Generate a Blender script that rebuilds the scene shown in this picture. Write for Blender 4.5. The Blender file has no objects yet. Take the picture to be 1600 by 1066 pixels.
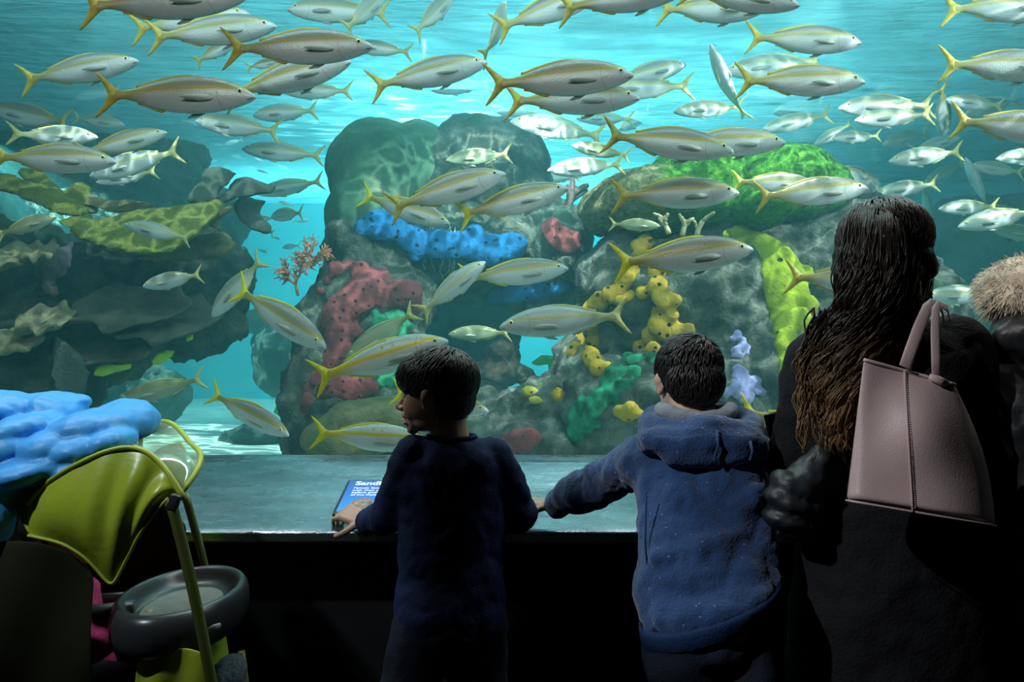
import bpy, bmesh, math, random
from mathutils import Vector, Matrix, Quaternion
from mathutils.bvhtree import BVHTree
from math import pi, sin, cos, radians, sqrt

random.seed(7)
SC = bpy.context.scene
COL = SC.collection
V = Vector

# ---------------------------------------------------------------- camera
FPX, CX, CY, CAMZ = 1244.4, 800.0, 533.0, 1.3
cam_data = bpy.data.cameras.new('camera')
cam_data.sensor_width = 36.0
cam_data.lens = 28.0
cam_data.clip_end = 100
cam = bpy.data.objects.new('camera', cam_data)
COL.objects.link(cam)
cam.location = (0, 0, CAMZ)
cam.rotation_euler = (pi / 2, 0, 0)
SC.camera = cam

def P(px, py, Y):
    return V(((px - CX) / FPX * Y, Y, CAMZ - (py - CY) / FPX * Y))

# ---------------------------------------------------------------- world, exposure
w = bpy.data.worlds.new('world'); SC.world = w
w.use_nodes = True
w.node_tree.nodes['Background'].inputs[0].default_value = (0.02, 0.03, 0.04, 1)
w.node_tree.nodes['Background'].inputs[1].default_value = 0.02
SC.view_settings.view_transform = 'Standard'
SC.view_settings.look = 'None'
SC.view_settings.exposure = 0.0
SC.view_settings.gamma = 1.0
SC.view_settings.use_curve_mapping = False
SC.cycles.use_denoising = True
SC.cycles.volume_bounces = 1
SC.cycles.max_bounces = 6
SC.cycles.diffuse_bounces = 3
SC.cycles.glossy_bounces = 3
SC.cycles.transmission_bounces = 4
SC.cycles.transparent_max_bounces = 12
SC.cycles.sample_clamp_indirect = 4.0
SC.cycles.caustics_reflective = False
SC.cycles.caustics_refractive = False

# ---------------------------------------------------------------- lamps
def area(name, loc, target, sx, sy, power, col, spread=180):
    l = bpy.data.lights.new(name, 'AREA')
    l.shape = 'RECTANGLE'; l.size = sx; l.size_y = sy; l.energy = power; l.color = col
    l.spread = radians(spread)
    o = bpy.data.objects.new(name, l); COL.objects.link(o)
    o.location = loc
    o.rotation_euler = (V(target) - V(loc)).to_track_quat('-Z', 'Y').to_euler()
    return o

def spot(name, loc, target, power, col, ang, blend=0.5, size=0.05):
    l = bpy.data.lights.new(name, 'SPOT')
    l.energy = power; l.color = col; l.spot_size = radians(ang); l.spot_blend = blend
    l.shadow_soft_size = size
    o = bpy.data.objects.new(name, l); COL.objects.link(o)
    o.location = loc
    o.rotation_euler = (V(target) - V(loc)).to_track_quat('-Z', 'Y').to_euler()
    return o

# lamps hung over the tank
area('tank_lamp_middle', (0.3, 6.6, 4.9), (0.3, 6.9, 0), 4.5, 2.0, 150, (0.78, 1.0, 1.0))
area('tank_lamp_rear', (-0.6, 10.2, 4.3), (-0.6, 10.6, 0), 6.0, 1.2, 300, (0.60, 0.98, 1.0))
area('tank_lamp_front', (0.4, 2.95, 3.9), (0.4, 5.0, 1.2), 7.0, 0.25, 230, (1.0, 1.0, 0.94))
# overhead lamps with ripple streaks painted into the beam by a noise pattern
def streak_gobo_spot(name, loc, power, ang, sx, sy, lo, hi, peak, blend=1.0):
    o = spot(name, loc, (loc[0], loc[1], 0), power, (0.80, 1.0, 1.0), ang, blend, 0.02)
    o.rotation_euler = (0, 0, 0)
    l = o.data; l.use_nodes = True
    nt = l.node_tree; em = nt.nodes['Emission']
    tc = nt.nodes.new('ShaderNodeTexCoord')
    dv = nt.nodes.new('ShaderNodeVectorMath'); dv.operation = 'DIVIDE'
    sp = nt.nodes.new('ShaderNodeSeparateXYZ'); cb = nt.nodes.new('ShaderNodeCombineXYZ')
    nt.links.new(tc.outputs['Normal'], sp.inputs[0])
    for k in range(3): nt.links.new(sp.outputs[2], cb.inputs[k])
    nt.links.new(tc.outputs['Normal'], dv.inputs[0]); nt.links.new(cb.outputs[0], dv.inputs[1])
    mp = nt.nodes.new('ShaderNodeMapping'); mp.inputs['Scale'].default_value = (sx, sy, 1)
    nt.links.new(dv.outputs[0], mp.inputs[0])
    nz = nt.nodes.new('ShaderNodeTexNoise'); nz.inputs['Scale'].default_value = 1.0; nz.inputs['Detail'].default_value = 3; nz.inputs['Distortion'].default_value = 0.6
    nt.links.new(mp.outputs[0], nz.inputs['Vector'])
    r = nt.nodes.new('ShaderNodeValToRGB'); e = r.color_ramp.elements
    e.new(0.5); e.new(0.6)
    for k, (p_, v_) in enumerate(((0.34, lo), (0.50, 1.0), (0.60, hi), (0.70, peak))):
        e[k].position = p_; v_ = v_ / peak; e[k].color = (v_, v_, v_, 1)
    nt.links.new(nz.outputs['Fac'], r.inputs[0])
    m_ = nt.nodes.new('ShaderNodeMath'); m_.operation = 'MULTIPLY'; m_.inputs[1].default_value = peak
    nt.links.new(r.outputs[0], m_.inputs[0]); nt.links.new(m_.outputs[0], em.inputs['Strength'])
    return o
streak_gobo_spot('tank_lamp_high', (0.6, 6.4, 5.9), 240, 150, 5.0, 15.0, 0.2, 1.8, 3.0)
streak_gobo_spot('tank_lamp_glitter', (-0.55, 7.6, 4.9), 270, 115, 6.0, 17.0, 0.0, 2.5, 20.0)
# unseen fill spots added for the near fish, aimed over the visitors' heads
for x_ in (-2.6, -1.3, 0.0, 1.3, 2.6):
    spot('fish_fill_spot', (x_, 0.3, 3.3), (x_ * 1.1, 4.0, 2.2), 84, (1.0, 0.99, 0.93), 58, 0.5, 0.1)
# added lamp below the surface, a caustic web painted into its beam
def caustic_gobo_spot(name, loc, target, power, ang, scale, col=(0.9, 1.0, 0.95)):
    o = spot(name, loc, target, power, col, ang, 0.4, 0.01)
    l = o.data; l.use_nodes = True
    nt = l.node_tree; em = nt.nodes['Emission']
    tc = nt.nodes.new('ShaderNodeTexCoord')
    nz = nt.nodes.new('ShaderNodeTexNoise'); nz.inputs['Scale'].default_value = scale * 0.7
    mx = nt.nodes.new('ShaderNodeMix'); mx.data_type = 'VECTOR'; mx.inputs['Factor'].default_value = 0.12
    vo = nt.nodes.new('ShaderNodeTexVoronoi'); vo.feature = 'DISTANCE_TO_EDGE'; vo.inputs['Scale'].default_value = scale
    mr = nt.nodes.new('ShaderNodeMapRange')
    mr.inputs['From Min'].default_value = 0.0; mr.inputs['From Max'].default_value = 0.16
    mr.inputs['To Min'].default_value = 3.4; mr.inputs['To Max'].default_value = 0.35
    nt.links.new(tc.outputs['Normal'], nz.inputs['Vector'])
    nt.links.new(tc.outputs['Normal'], mx.inputs[4])
    nt.links.new(nz.outputs['Color'], mx.inputs[5])
    nt.links.new(mx.outputs[1], vo.inputs['Vector'])
    nt.links.new(vo.outputs['Distance'], mr.inputs['Value'])
    nt.links.new(mr.outputs['Result'], em.inputs['Strength'])
    return o
caustic_gobo_spot('added_caustic_boulders', (3.9, 3.1, 3.24), (0.9, 5.8, 1.1), 260, 74, 20)
caustic_gobo_spot('added_caustic_arch', (-4.9, 7.0, 3.22), (-2.3, 7.4, 0.5), 800, 44, 16, (0.55, 1.0, 0.90))
caustic_gobo_spot('added_caustic_outcrop', (0.2, 4.3, 3.26), (-0.35, 6.1, 1.6), 200, 68, 16)
caustic_gobo_spot('added_caustic_moss', (1.7, 4.2, 3.26), (1.2, 5.5, 1.2), 125, 80, 16)
caustic_gobo_spot('added_caustic_elkhorn', (-2.2, 4.3, 3.26), (-2.5, 5.6, 1.7), 60, 70, 13)
# lamps in the visitors' hall, then two added fill spots
spot('hall_spot_stroller', (-1.75, 0.55, 3.2), (-1.02, 1.70, 1.27), 150, (0.82, 0.94, 1.0), 23, 0.5, 0.05)
spot('hall_spot_visitors', (-1.9, 0.35, 3.0), (0.50, 1.6, 1.13), 250, (0.88, 0.94, 1.0), 20, 0.55, 0.03)
spot('face_hand_fill', (-1.7, 2.0, 2.3), (-0.34, 2.1, 1.00), 26, (0.95, 0.97, 1.0), 24, 0.6, 0.05)  # unseen fill, added to brighten the first boy's face and hand
spot('fur_hood_fill', (0.3, 0.3, 3.0), (1.16, 1.79, 1.44), 85, (1.0, 0.97, 0.90), 13, 0.6, 0.04)  # unseen narrow spot, added to brighten the fur hood

# ---------------------------------------------------------------- tagging
def tag(o, label=None, cat=None, group=None, kind=None):
    if label: o['label'] = label
    if cat: o['category'] = cat
    if group: o['group'] = group
    if kind: o['kind'] = kind
    return o

def empty(name, loc=(0, 0, 0)):
    o = bpy.data.objects.new(name, None); COL.objects.link(o); o.location = loc
    o.empty_display_size = 0.1
    return o

def link(name, me, mat=None, parent=None, smooth=True):
    o = bpy.data.objects.new(name, me); COL.objects.link(o)
    if mat: me.materials.append(mat)
    if smooth:
        for p in me.polygons: p.use_smooth = True
    if parent is not None:
        o.parent = parent
        o.matrix_parent_inverse = parent_world(parent).inverted()
    return o

def parent_world(o):
    m = o.matrix_basis.copy()
    if o.parent is not None:
        m = parent_world(o.parent) @ o.matrix_parent_inverse @ m
    return m

# ---------------------------------------------------------------- mesh builder
class MB:
    def __init__(s): s.v = []; s.f = []
    def add(s, vs, fs):
        b = len(s.v); s.v += [tuple(x) for x in vs]; s.f += [tuple(b + i for i in f) for f in fs]
    def rings(s, rings, cap=True, closed=False):
        n = len(rings[0]); vs = [p for r in rings for p in r]; fs = []
        m = len(rings)
        for i in range(m if closed else m - 1):
            j = (i + 1) % m
            for k in range(n):
                l = (k + 1) % n
                fs.append((i * n + k, i * n + l, j * n + l, j * n + k))
        if cap and not closed:
            fs.append(tuple(range(n - 1, -1, -1)))
            fs.append(tuple((m - 1) * n + k for k in range(n)))
        s.add(vs, fs)
    def ell(s, c, r, rot=None, n=16, m=10):
        if not hasattr(r, '__len__'): r = (r, r, r)
        c = V(c); vs = []; fs = []
        q = rot if rot is not None else Matrix.Identity(3)
        vs.append(c + q @ V((0, 0, r[2])))
        for i in range(1, m):
            t = pi * i / m
            for k in range(n):
                a = 2 * pi * k / n
                vs.append(c + q @ V((r[0] * sin(t) * cos(a), r[1] * sin(t) * sin(a), r[2] * cos(t))))
        vs.append(c + q @ V((0, 0, -r[2])))
        for k in range(n): fs.append((0, 1 + k, 1 + (k + 1) % n))
        for i in range(m - 2):
            for k in range(n):
                a = 1 + i * n
                fs.append((a + k, a + n + k, a + n + (k + 1) % n, a + (k + 1) % n))
        a = 1 + (m - 2) * n
        for k in range(n): fs.append((a + k, len(vs) - 1, a + (k + 1) % n))
        s.add(vs, fs)
    def tube(s, pts, rad, n=10, cap=True, flat=1.0, flatdir=None):
        pts = [V(p) for p in pts]
        if not hasattr(rad, '__len__'): rad = [rad] * len(pts)
        rs = []; prev = None
        for i, p in enumerate(pts):
            t = (pts[min(i + 1, len(pts) - 1)] - pts[max(i - 1, 0)])
            if t.length < 1e-9: t = V((0, 0, 1))
            t.normalize()
            if prev is None:
                ref = V(flatdir) if flatdir is not None else (V((0, 0, 1)) if abs(t.z) < .9 else V((1, 0, 0)))
                a = (ref - t * ref.dot(t)).normalized()
            else:
                ref = V(flatdir) if flatdir is not None else prev
                a = (ref - t * ref.dot(t))
                a = a.normalized() if a.length > 1e-6 else prev
            prev = a; b = t.cross(a)
            rs.append([p + a * (rad[i] * flat * cos(2 * pi * k / n)) + b * (rad[i] * sin(2 * pi * k / n)) for k in range(n)])
        s.rings(rs, cap)
    def caps(s, p0, p1, r0, r1, n=14):
        p0 = V(p0); p1 = V(p1); d = (p1 - p0); L = d.length
        if L < 1e-6: return s.ell(p0, r0)
        d.normalize(); pts = []; rad = []
        for i in range(1, 5):
            a = pi / 2 * i / 4
            pts.append(p0 - d * r0 * cos(a)); rad.append(r0 * sin(a))
        for i in range(1, 4):
            pts.append(p0 + (p1 - p0) * i / 4); rad.append(r0 + (r1 - r0) * i / 4)
        for i in range(4, 0, -1):
            a = pi / 2 * i / 4
            pts.append(p1 + d * r1 * cos(a)); rad.append(r1 * sin(a))
        s.tube(pts, rad, n)
    def loft(s, rs, n=28):
        """rs: (centre, half-vector a, half-vector b)"""
        R = []
        for c, a, b in rs:
            c = V(c); a = V(a); b = V(b)
            R.append([c + a * cos(2 * pi * k / n) + b * sin(2 * pi * k / n) for k in range(n)])
        s.rings(R)
    def box(s, c, h, rot=None):
        c = V(c); q = rot if rot is not None else Matrix.Identity(3)
        vs = [c + q @ V((x * h[0], y * h[1], z * h[2])) for x in (-1, 1) for y in (-1, 1) for z in (-1, 1)]
        s.add(vs, [(0, 1, 3, 2), (4, 6, 7, 5), (0, 4, 5, 1), (2, 3, 7, 6), (0, 2, 6, 4), (1, 5, 7, 3)])
    def prism(s, poly, off):
        """closed polygon of points extruded by off"""
        n = len(poly); off = V(off); a = [V(p) for p in poly]; b = [p + off for p in a]
        s.add(a + b, [tuple(range(n - 1, -1, -1)), tuple(range(n, 2 * n))] + [(i, (i + 1) % n, n + (i + 1) % n, n + i) for i in range(n)])
    def mesh(s, name):
        me = bpy.data.meshes.new(name)
        me.from_pydata(s.v, [], s.f)
        bm = bmesh.new(); bm.from_mesh(me)
        bmesh.ops.recalc_face_normals(bm, faces=bm.faces)
        bm.to_mesh(me); bm.free(); me.update()
        return me
    def build(s, name, mat=None, parent=None, smooth=True):
        return link(name, s.mesh(name), mat, parent, smooth)

_tex = {}
def clouds(scale, depth=2, kind='CLOUDS'):
    hard = depth == 'h'
    if depth == 'v': depth, kind = 2, 'VORONOI'
    if hard: depth = 2
    k = (scale, depth, kind, hard)
    if k not in _tex:
        t = bpy.data.textures.new('tex', kind)
        t.noise_scale = scale
        if kind == 'CLOUDS':
            t.noise_depth = depth
            if hard: t.noise_type = 'HARD_NOISE'
        _tex[k] = t
    return _tex[k]

def bake(o):
    """apply the modifiers of o"""
    dg = bpy.context.evaluated_depsgraph_get()
    me = bpy.data.meshes.new_from_object(o.evaluated_get(dg), depsgraph=dg)
    old = o.data; nm = old.name
    o.modifiers.clear(); o.data = me; bpy.data.meshes.remove(old); me.name = nm
    for p in me.polygons: p.use_smooth = True
    return o

def organic(o, voxel, smooth=4, disp=(), sub=0, decimate=None):
    m = o.modifiers.new('r', 'REMESH'); m.mode = 'VOXEL'; m.voxel_size = voxel; m.use_smooth_shade = True
    if smooth:
        m = o.modifiers.new('s', 'SMOOTH'); m.iterations = smooth; m.factor = 0.5
    for tex, st in disp:
        m = o.modifiers.new('d', 'DISPLACE'); m.texture = tex; m.strength = st; m.mid_level = 0.25 if getattr(tex, 'noise_type', '') == 'HARD_NOISE' else 0.5
        m.texture_coords = 'GLOBAL'
    return bake(o)

# ---------------------------------------------------------------- materials
def mat(name):
    m = bpy.data.materials.new(name); m.use_nodes = True
    nt = m.node_tree
    return m, nt, nt.nodes['Principled BSDF']

def ramp(nt, fac, stops):
    r = nt.nodes.new('ShaderNodeValToRGB')
    e = r.color_ramp.elements
    while len(e) < len(stops): e.new(0.5)
    for i, (p, c) in enumerate(stops):
        e[i].position = p; e[i].color = (c[0], c[1], c[2], 1)
    nt.links.new(fac, r.inputs['Fac'])
    return r.outputs['Color']

def noise(nt, scale, detail=4, vec=None, rough=0.55, stretch=None):
    n = nt.nodes.new('ShaderNodeTexNoise')
    n.inputs['Scale'].default_value = scale; n.inputs['Detail'].default_value = detail
    n.inputs['Roughness'].default_value = rough
    if vec is None:
        tc = nt.nodes.new('ShaderNodeTexCoord'); vec = tc.outputs['Object']
    if stretch:
        mp = nt.nodes.new('ShaderNodeMapping'); mp.inputs['Scale'].default_value = stretch
        nt.links.new(vec, mp.inputs['Vector']); vec = mp.outputs['Vector']
    nt.links.new(vec, n.inputs['Vector'])
    return n.outputs['Fac']

def bump(nt, h, bsdf, strength, dist=0.02):
    b = nt.nodes.new('ShaderNodeBump'); b.inputs['Strength'].default_value = strength
    b.inputs['Distance'].default_value = dist
    nt.links.new(h, b.inputs['Height']); nt.links.new(b.outputs['Normal'], bsdf.inputs['Normal'])
    return b

def math_node(nt, op, a, b=None):
    n = nt.nodes.new('ShaderNodeMath'); n.operation = op
    for i, x in enumerate((a, b)):
        if x is None: continue
        if isinstance(x, (int, float)): n.inputs[i].default_value = x
        else: nt.links.new(x, n.inputs[i])
    return n.outputs[0]

def mixc(nt, fac, a, b):
    m = nt.nodes.new('ShaderNodeMix'); m.data_type = 'RGBA'
    for s, x in ((m.inputs[0], fac), (m.inputs[6], a), (m.inputs[7], b)):
        if isinstance(x, (int, float)): s.default_value = x
        elif isinstance(x, tuple): s.default_value = (x[0], x[1], x[2], 1)
        else: nt.links.new(x, s)
    return m.outputs[2]

def plain(name, col, rough=0.6, metal=0.0, spec=0.5, nscale=None, namp=0.25, bstr=0.0, bscale=60, sheen=0.0):
    m, nt, b = mat(name)
    b.inputs['Base Color'].default_value = (*col, 1)
    b.inputs['Roughness'].default_value = rough
    b.inputs['Metallic'].default_value = metal
    b.inputs['Specular IOR Level'].default_value = spec
    if sheen:
        b.inputs['Sheen Weight'].default_value = sheen
    if nscale:
        f = noise(nt, nscale)
        lo = tuple(c * (1 - namp) for c in col); hi = tuple(min(1, c * (1 + namp)) for c in col)
        nt.links.new(ramp(nt, f, [(0.3, lo), (0.7, hi)]), b.inputs['Base Color'])
    if bstr:
        bump(nt, noise(nt, bscale, 3), b, bstr, 0.01)
    return m

def rock_mat(name, stops, scale=2.5, moss=None, moss_amt=0.5, bstr=0.9):
    m, nt, b = mat(name)
    n1 = noise(nt, scale, 8, rough=0.65)
    col = ramp(nt, n1, stops)
    if moss:
        n2 = noise(nt, scale * 0.6, 4)
        f = ramp(nt, n2, [(moss_amt, (0, 0, 0)), (moss_amt + 0.12, (1, 1, 1))])
        col = mixc(nt, f, col, moss)
    nt.links.new(col, b.inputs['Base Color'])
    b.inputs['Roughness'].default_value = 0.9
    b.inputs['Specular IOR Level'].default_value = 0.2
    h = math_node(nt, 'ADD', noise(nt, 14, 8, rough=0.7), math_node(nt, 'MULTIPLY', noise(nt, 45, 4), 0.5))
    bump(nt, h, b, bstr, 0.05)
    return m

def sponge_mat(name, col, pore, scale=11, thr=0.15, var=0.25):
    m, nt, b = mat(name)
    tc = nt.nodes.new('ShaderNodeTexCoord')
    vo = nt.nodes.new('ShaderNodeTexVoronoi'); vo.inputs['Scale'].default_value = scale
    nt.links.new(tc.outputs['Object'], vo.inputs['Vector'])
    f = ramp(nt, vo.outputs['Distance'], [(thr * 0.8, (1, 1, 1)), (thr * 1.15, (0, 0, 0))])
    lo = tuple(c * (1 - var) for c in col); hi = tuple(min(1, c * (1 + var)) for c in col)
    base = ramp(nt, noise(nt, 9, 5), [(0.3, lo), (0.7, hi)])
    nt.links.new(mixc(nt, f, base, pore), b.inputs['Base Color'])
    b.inputs['Roughness'].default_value = 0.85
    b.inputs['Specular IOR Level'].default_value = 0.2
    h = math_node(nt, 'SUBTRACT', noise(nt, 30, 4), math_node(nt, 'MULTIPLY', f, 2.0))
    bump(nt, h, b, 0.6, 0.02)
    return m
# ================================================================ the setting
M_black = plain('matt_black_wall', (0.012, 0.013, 0.015), 0.8, spec=0.2, nscale=6)
M_floor = plain('dark_hall_floor', (0.02, 0.02, 0.022), 0.7, spec=0.2, nscale=8)

def structure(name, mb, m, smooth=False):
    return tag(mb.build(name, m, None, smooth), kind='structure')

def slab(name, lo, hi, m):
    b = MB(); lo = V(lo); hi = V(hi); b.box((lo + hi) / 2, (hi - lo) / 2)
    return structure(name, b, m)

slab('floor', (-5, -3, -0.1), (5, 2.9, 0), M_floor)
slab('ceiling', (-5, -3, 3.7), (5, 2.55, 3.8), M_black)
slab('wall_left', (-5.1, -3, 0), (-5, 2.75, 3.7), M_black)
slab('wall_right', (5, -3, 0), (5.1, 2.75, 3.7), M_black)
slab('wall_back', (-5, -3.1, 0), (5, -3, 3.7), M_black)
slab('wall_front', (-5, 2.33, 0), (5, 2.75, 0.74), M_black)

# sloped brushed metal ledge below the window
m, nt, b = mat('brushed_ledge_metal')
f = noise(nt, 3.0, 6, stretch=(1.0, 3.0, 3.0), rough=0.6)
nt.links.new(ramp(nt, f, [(0.3, (0.16, 0.185, 0.20)), (0.7, (0.36, 0.39, 0.41))]), b.inputs['Base Color'])
b.inputs['Metallic'].default_value = 0.85
nt.links.new(ramp(nt, noise(nt, 6, 5, stretch=(1, 4, 4)), [(0.3, (0.16,) * 3), (0.75, (0.40,) * 3)]), b.inputs['Roughness'])
sp = math_node(nt, 'ADD', noise(nt, 200, 2), math_node(nt, 'MULTIPLY', noise(nt, 5, 4, stretch=(1, 3, 3)), 4.0))
bump(nt, sp, b, 0.16, 0.006)
M_ledge = m
LED = [(2.19, 0.745), (2.185, 0.775), (2.20, 0.781), (2.40, 0.832), (2.55, 0.870), (2.61, 0.887), (2.65, 0.8965), (2.70, 0.9010), (2.765, 0.906), (2.765, 0.70), (2.34, 0.70)]
mb = MB()
mb.prism([V((-5, y, z)) for y, z in LED], (10, 0, 0))
o = structure('trim_1', mb, M_ledge)
bv = o.modifiers.new('b', 'BEVEL'); bv.width = .006; bv.segments = 3; bv.limit_method = 'ANGLE'; bv.angle_limit = .5
def ledge_z(y):
    for (a, za), (c, zc) in zip(LED[1:], LED[2:]):
        if a <= y <= c: return za + (zc - za) * (y - a) / (c - a)
    return 0.9

# clear window pane
m = bpy.data.materials.new('clear_acrylic'); m.use_nodes = True
nt = m.node_tree; nt.nodes.clear()
t = nt.nodes.new('ShaderNodeBsdfTransparent'); t.inputs[0].default_value = (0.965, 0.985, 0.98, 1)
o_ = nt.nodes.new('ShaderNodeOutputMaterial'); nt.links.new(t.outputs[0], o_.inputs[0])
slab('window_1', (-5, 2.77, 0.88), (5, 2.79, 3.9), m)

# the tank shell
SURF = 3.32
m, nt, b = mat('tank_backdrop_paint')
nt.links.new(ramp(nt, noise(nt, 0.6, 5), [(0.3, (0.06, 0.52, 0.60)), (0.7, (0.12, 0.70, 0.76))]), b.inputs['Base Color'])
b.inputs['Roughness'].default_value = 0.9
M_backdrop = m
slab('wall_tank_back', (-9, 11.6, 0.3), (9, 11.7, 3.6), M_backdrop)
slab('wall_tank_left', (-9.1, 2.8, 0.3), (-9, 11.6, 3.6), M_backdrop)
slab('wall_tank_right', (9, 2.8, 0.3), (9.1, 11.6, 3.6), M_backdrop)
# sand bed, gently rippled
m, nt, b = mat('coral_sand')
nt.links.new(ramp(nt, noise(nt, 4, 6), [(0.3, (0.52, 0.60, 0.55)), (0.7, (0.72, 0.78, 0.70))]), b.inputs['Base Color'])
b.inputs['Roughness'].default_value = 0.95
bump(nt, noise(nt, 8, 5, stretch=(1, 2.5, 1)), b, 0.5, 0.05)
mb = MB(); NX, NY = 60, 40
vs = []; fs = []
for j in range(NY + 1):
    for i in range(NX + 1):
        x = -9 + 18 * i / NX; y = 2.8 + 8.8 * j / NY
        vs.append(V((x, y, 0.44 + 0.035 * sin(x * 2.1 + sin(y * 1.7)) * cos(y * 1.3))))
for j in range(NY):
    for i in range(NX):
        a = j * (NX + 1) + i
        fs.append((a, a + 1, a + NX + 2, a + NX + 1))
mb.add(vs, fs)
structure('floor_tank', mb, m, True)

# water surface seen from below
m = bpy.data.materials.new('water_surface'); m.use_nodes = True
nt = m.node_tree; nt.nodes.clear()
tr = nt.nodes.new('ShaderNodeBsdfTransparent'); tr.inputs[0].default_value = (0.85, 0.97, 1.0, 1)
tl = nt.nodes.new('ShaderNodeBsdfTranslucent'); tl.inputs[0].default_value = (0.16, 0.64, 0.74, 1)
gl = nt.nodes.new('ShaderNodeBsdfGlossy'); gl.inputs[0].default_value = (0.80, 0.97, 1.0, 1); gl.inputs['Roughness'].default_value = 0.06
h1 = noise(nt, 2.4, 5, stretch=(0.45, 1.5, 1), rough=0.6)
h2 = noise(nt, 9.0, 3, stretch=(0.4, 1.6, 1))
hh = math_node(nt, 'ADD', h1, math_node(nt, 'MULTIPLY', h2, 0.35))
for s_, st in ((tl, 1.0), (gl, 1.0)):
    bu = nt.nodes.new('ShaderNodeBump'); bu.inputs['Strength'].default_value = st; bu.inputs['Distance'].default_value = 0.22
    nt.links.new(hh, bu.inputs['Height']); nt.links.new(bu.outputs['Normal'], s_.inputs['Normal'])
m1 = nt.nodes.new('ShaderNodeMixShader'); m1.inputs[0].default_value = 0.3
nt.links.new(tl.outputs[0], m1.inputs[1]); nt.links.new(gl.outputs[0], m1.inputs[2])
m2 = nt.nodes.new('ShaderNodeMixShader'); m2.inputs[0].default_value = 0.66
nt.links.new(tr.outputs[0], m2.inputs[1]); nt.links.new(m1.outputs[0], m2.inputs[2])
o_ = nt.nodes.new('ShaderNodeOutputMaterial'); nt.links.new(m2.outputs[0], o_.inputs[0])
M_surf = m
mb = MB(); vs = []; fs = []; NX, NY = 90, 60
for j in range(NY + 1):
    for i in range(NX + 1):
        x = -9 + 18 * i / NX; y = 2.8 + 8.8 * j / NY
        vs.append(V((x, y, SURF + 0.012 * sin(x * 1.7 + 2.3 * sin(y * 0.9)) + 0.010 * sin(y * 4.1 + sin(x * 2.0)))))
for j in range(NY):
    for i in range(NX):
        a = j * (NX + 1) + i
        fs.append((a, a + 1, a + NX + 2, a + NX + 1))
mb.add(vs, fs)
structure('water_surface', mb, M_surf, True)
# hall over the tank
slab('ceiling_tank', (-9, 2.8, 6.0), (9, 11.7, 6.1), plain('plant_room_ceiling', (0.05, 0.22, 0.26), 0.9))

# the water itself
m = bpy.data.materials.new('sea_water'); m.use_nodes = True
nt = m.node_tree; nt.nodes.clear()
vs_ = nt.nodes.new('ShaderNodeVolumeScatter'); vs_.inputs['Color'].default_value = (0.26, 0.75, 0.82, 1)
vs_.inputs['Density'].default_value = 0.058; vs_.inputs['Anisotropy'].default_value = 0.25
va_ = nt.nodes.new('ShaderNodeVolumeAbsorption'); va_.inputs['Color'].default_value = (0.05, 0.83, 0.90, 1)
va_.inputs['Density'].default_value = 0.06
ad = nt.nodes.new('ShaderNodeAddShader')
nt.links.new(vs_.outputs[0], ad.inputs[0]); nt.links.new(va_.outputs[0], ad.inputs[1])
o_ = nt.nodes.new('ShaderNodeOutputMaterial'); nt.links.new(ad.outputs[0], o_.inputs['Volume'])
m.cycles.homogeneous_volume = True
slab('water', (-8.99, 2.795, 0.3), (8.99, 11.59, SURF - 0.03), m)
# ================================================================ reef
SOLID = []           # evaluated reef surfaces for placing growths on them
def pxell(mb, px, py, Y, rx, ry, d, tilt=0):
    """rounded lump whose outline is rx by ry pixels at distance Y, d metres deep"""
    k = Y / FPX
    rot = Matrix.Rotation(radians(tilt), 3, 'Y')
    mb.ell(P(px, py, Y), (rx * k, d, ry * k), rot, 18, 12)

def keep(o):
    me = o.data
    mw = o.matrix_basis
    SOLID.append(BVHTree.FromPolygons([mw @ v.co for v in me.vertices], [tuple(p.vertices) for p in me.polygons]))

def reef_y(px, py, default):
    o = V((0, 0, CAMZ)); d = (P(px, py, 1.0) - o).normalized()
    best = None
    for t in SOLID:
        h = t.ray_cast(o, d, 30)
        if h[0] is not None and (best is None or h[0].y < best): best = h[0].y
    return best if best is not None else default

def rock(name, lumps, m, label, cat='rock', voxel=0.032, disp=((0.45, 0.16), (0.15, 0.10, 'v'), (0.07, 0.04)), smooth=3, group=None, solid=True):
    mb = MB()
    for l in lumps: pxell(mb, *l)
    o = mb.build(name, m)
    organic(o, voxel, smooth, [(clouds(d_[0], d_[2] if len(d_) > 2 else 3), d_[1]) for d_ in disp])
    tag(o, label, cat, group)
    if solid: keep(o)
    return o

M_rock_c = rock_mat('centre_boulder_stone', [(0.32, (0.015, 0.022, 0.020)), (0.5, (0.075, 0.09, 0.072)), (0.66, (0.20, 0.215, 0.17))], 3.2, (0.03, 0.11, 0.06), 0.56, bstr=1.0)
M_rock_smooth = rock_mat('green_filmed_stone', [(0.3, (0.025, 0.065, 0.04)), (0.55, (0.05, 0.115, 0.065)), (0.72, (0.16, 0.19, 0.12))], 2.6, None, bstr=0.35)
M_rock_r = rock_mat('grey_boulder_stone', [(0.32, (0.03, 0.038, 0.032)), (0.5, (0.12, 0.135, 0.11)), (0.68, (0.29, 0.30, 0.26))], 3.6, (0.05, 0.12, 0.06), 0.6, bstr=1.0)
M_rock_l = rock_mat('dark_reef_stone', [(0.32, (0.010, 0.018, 0.016)), (0.5, (0.04, 0.055, 0.042)), (0.68, (0.10, 0.11, 0.075))], 3.4, (0.025, 0.06, 0.04), 0.55)  # left outcrop stone, dark in its own colour
M_rock_far = rock_mat('far_reef_stone', [(0.3, (0.03, 0.05, 0.045)), (0.7, (0.09, 0.11, 0.085))], 2.0)

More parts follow.
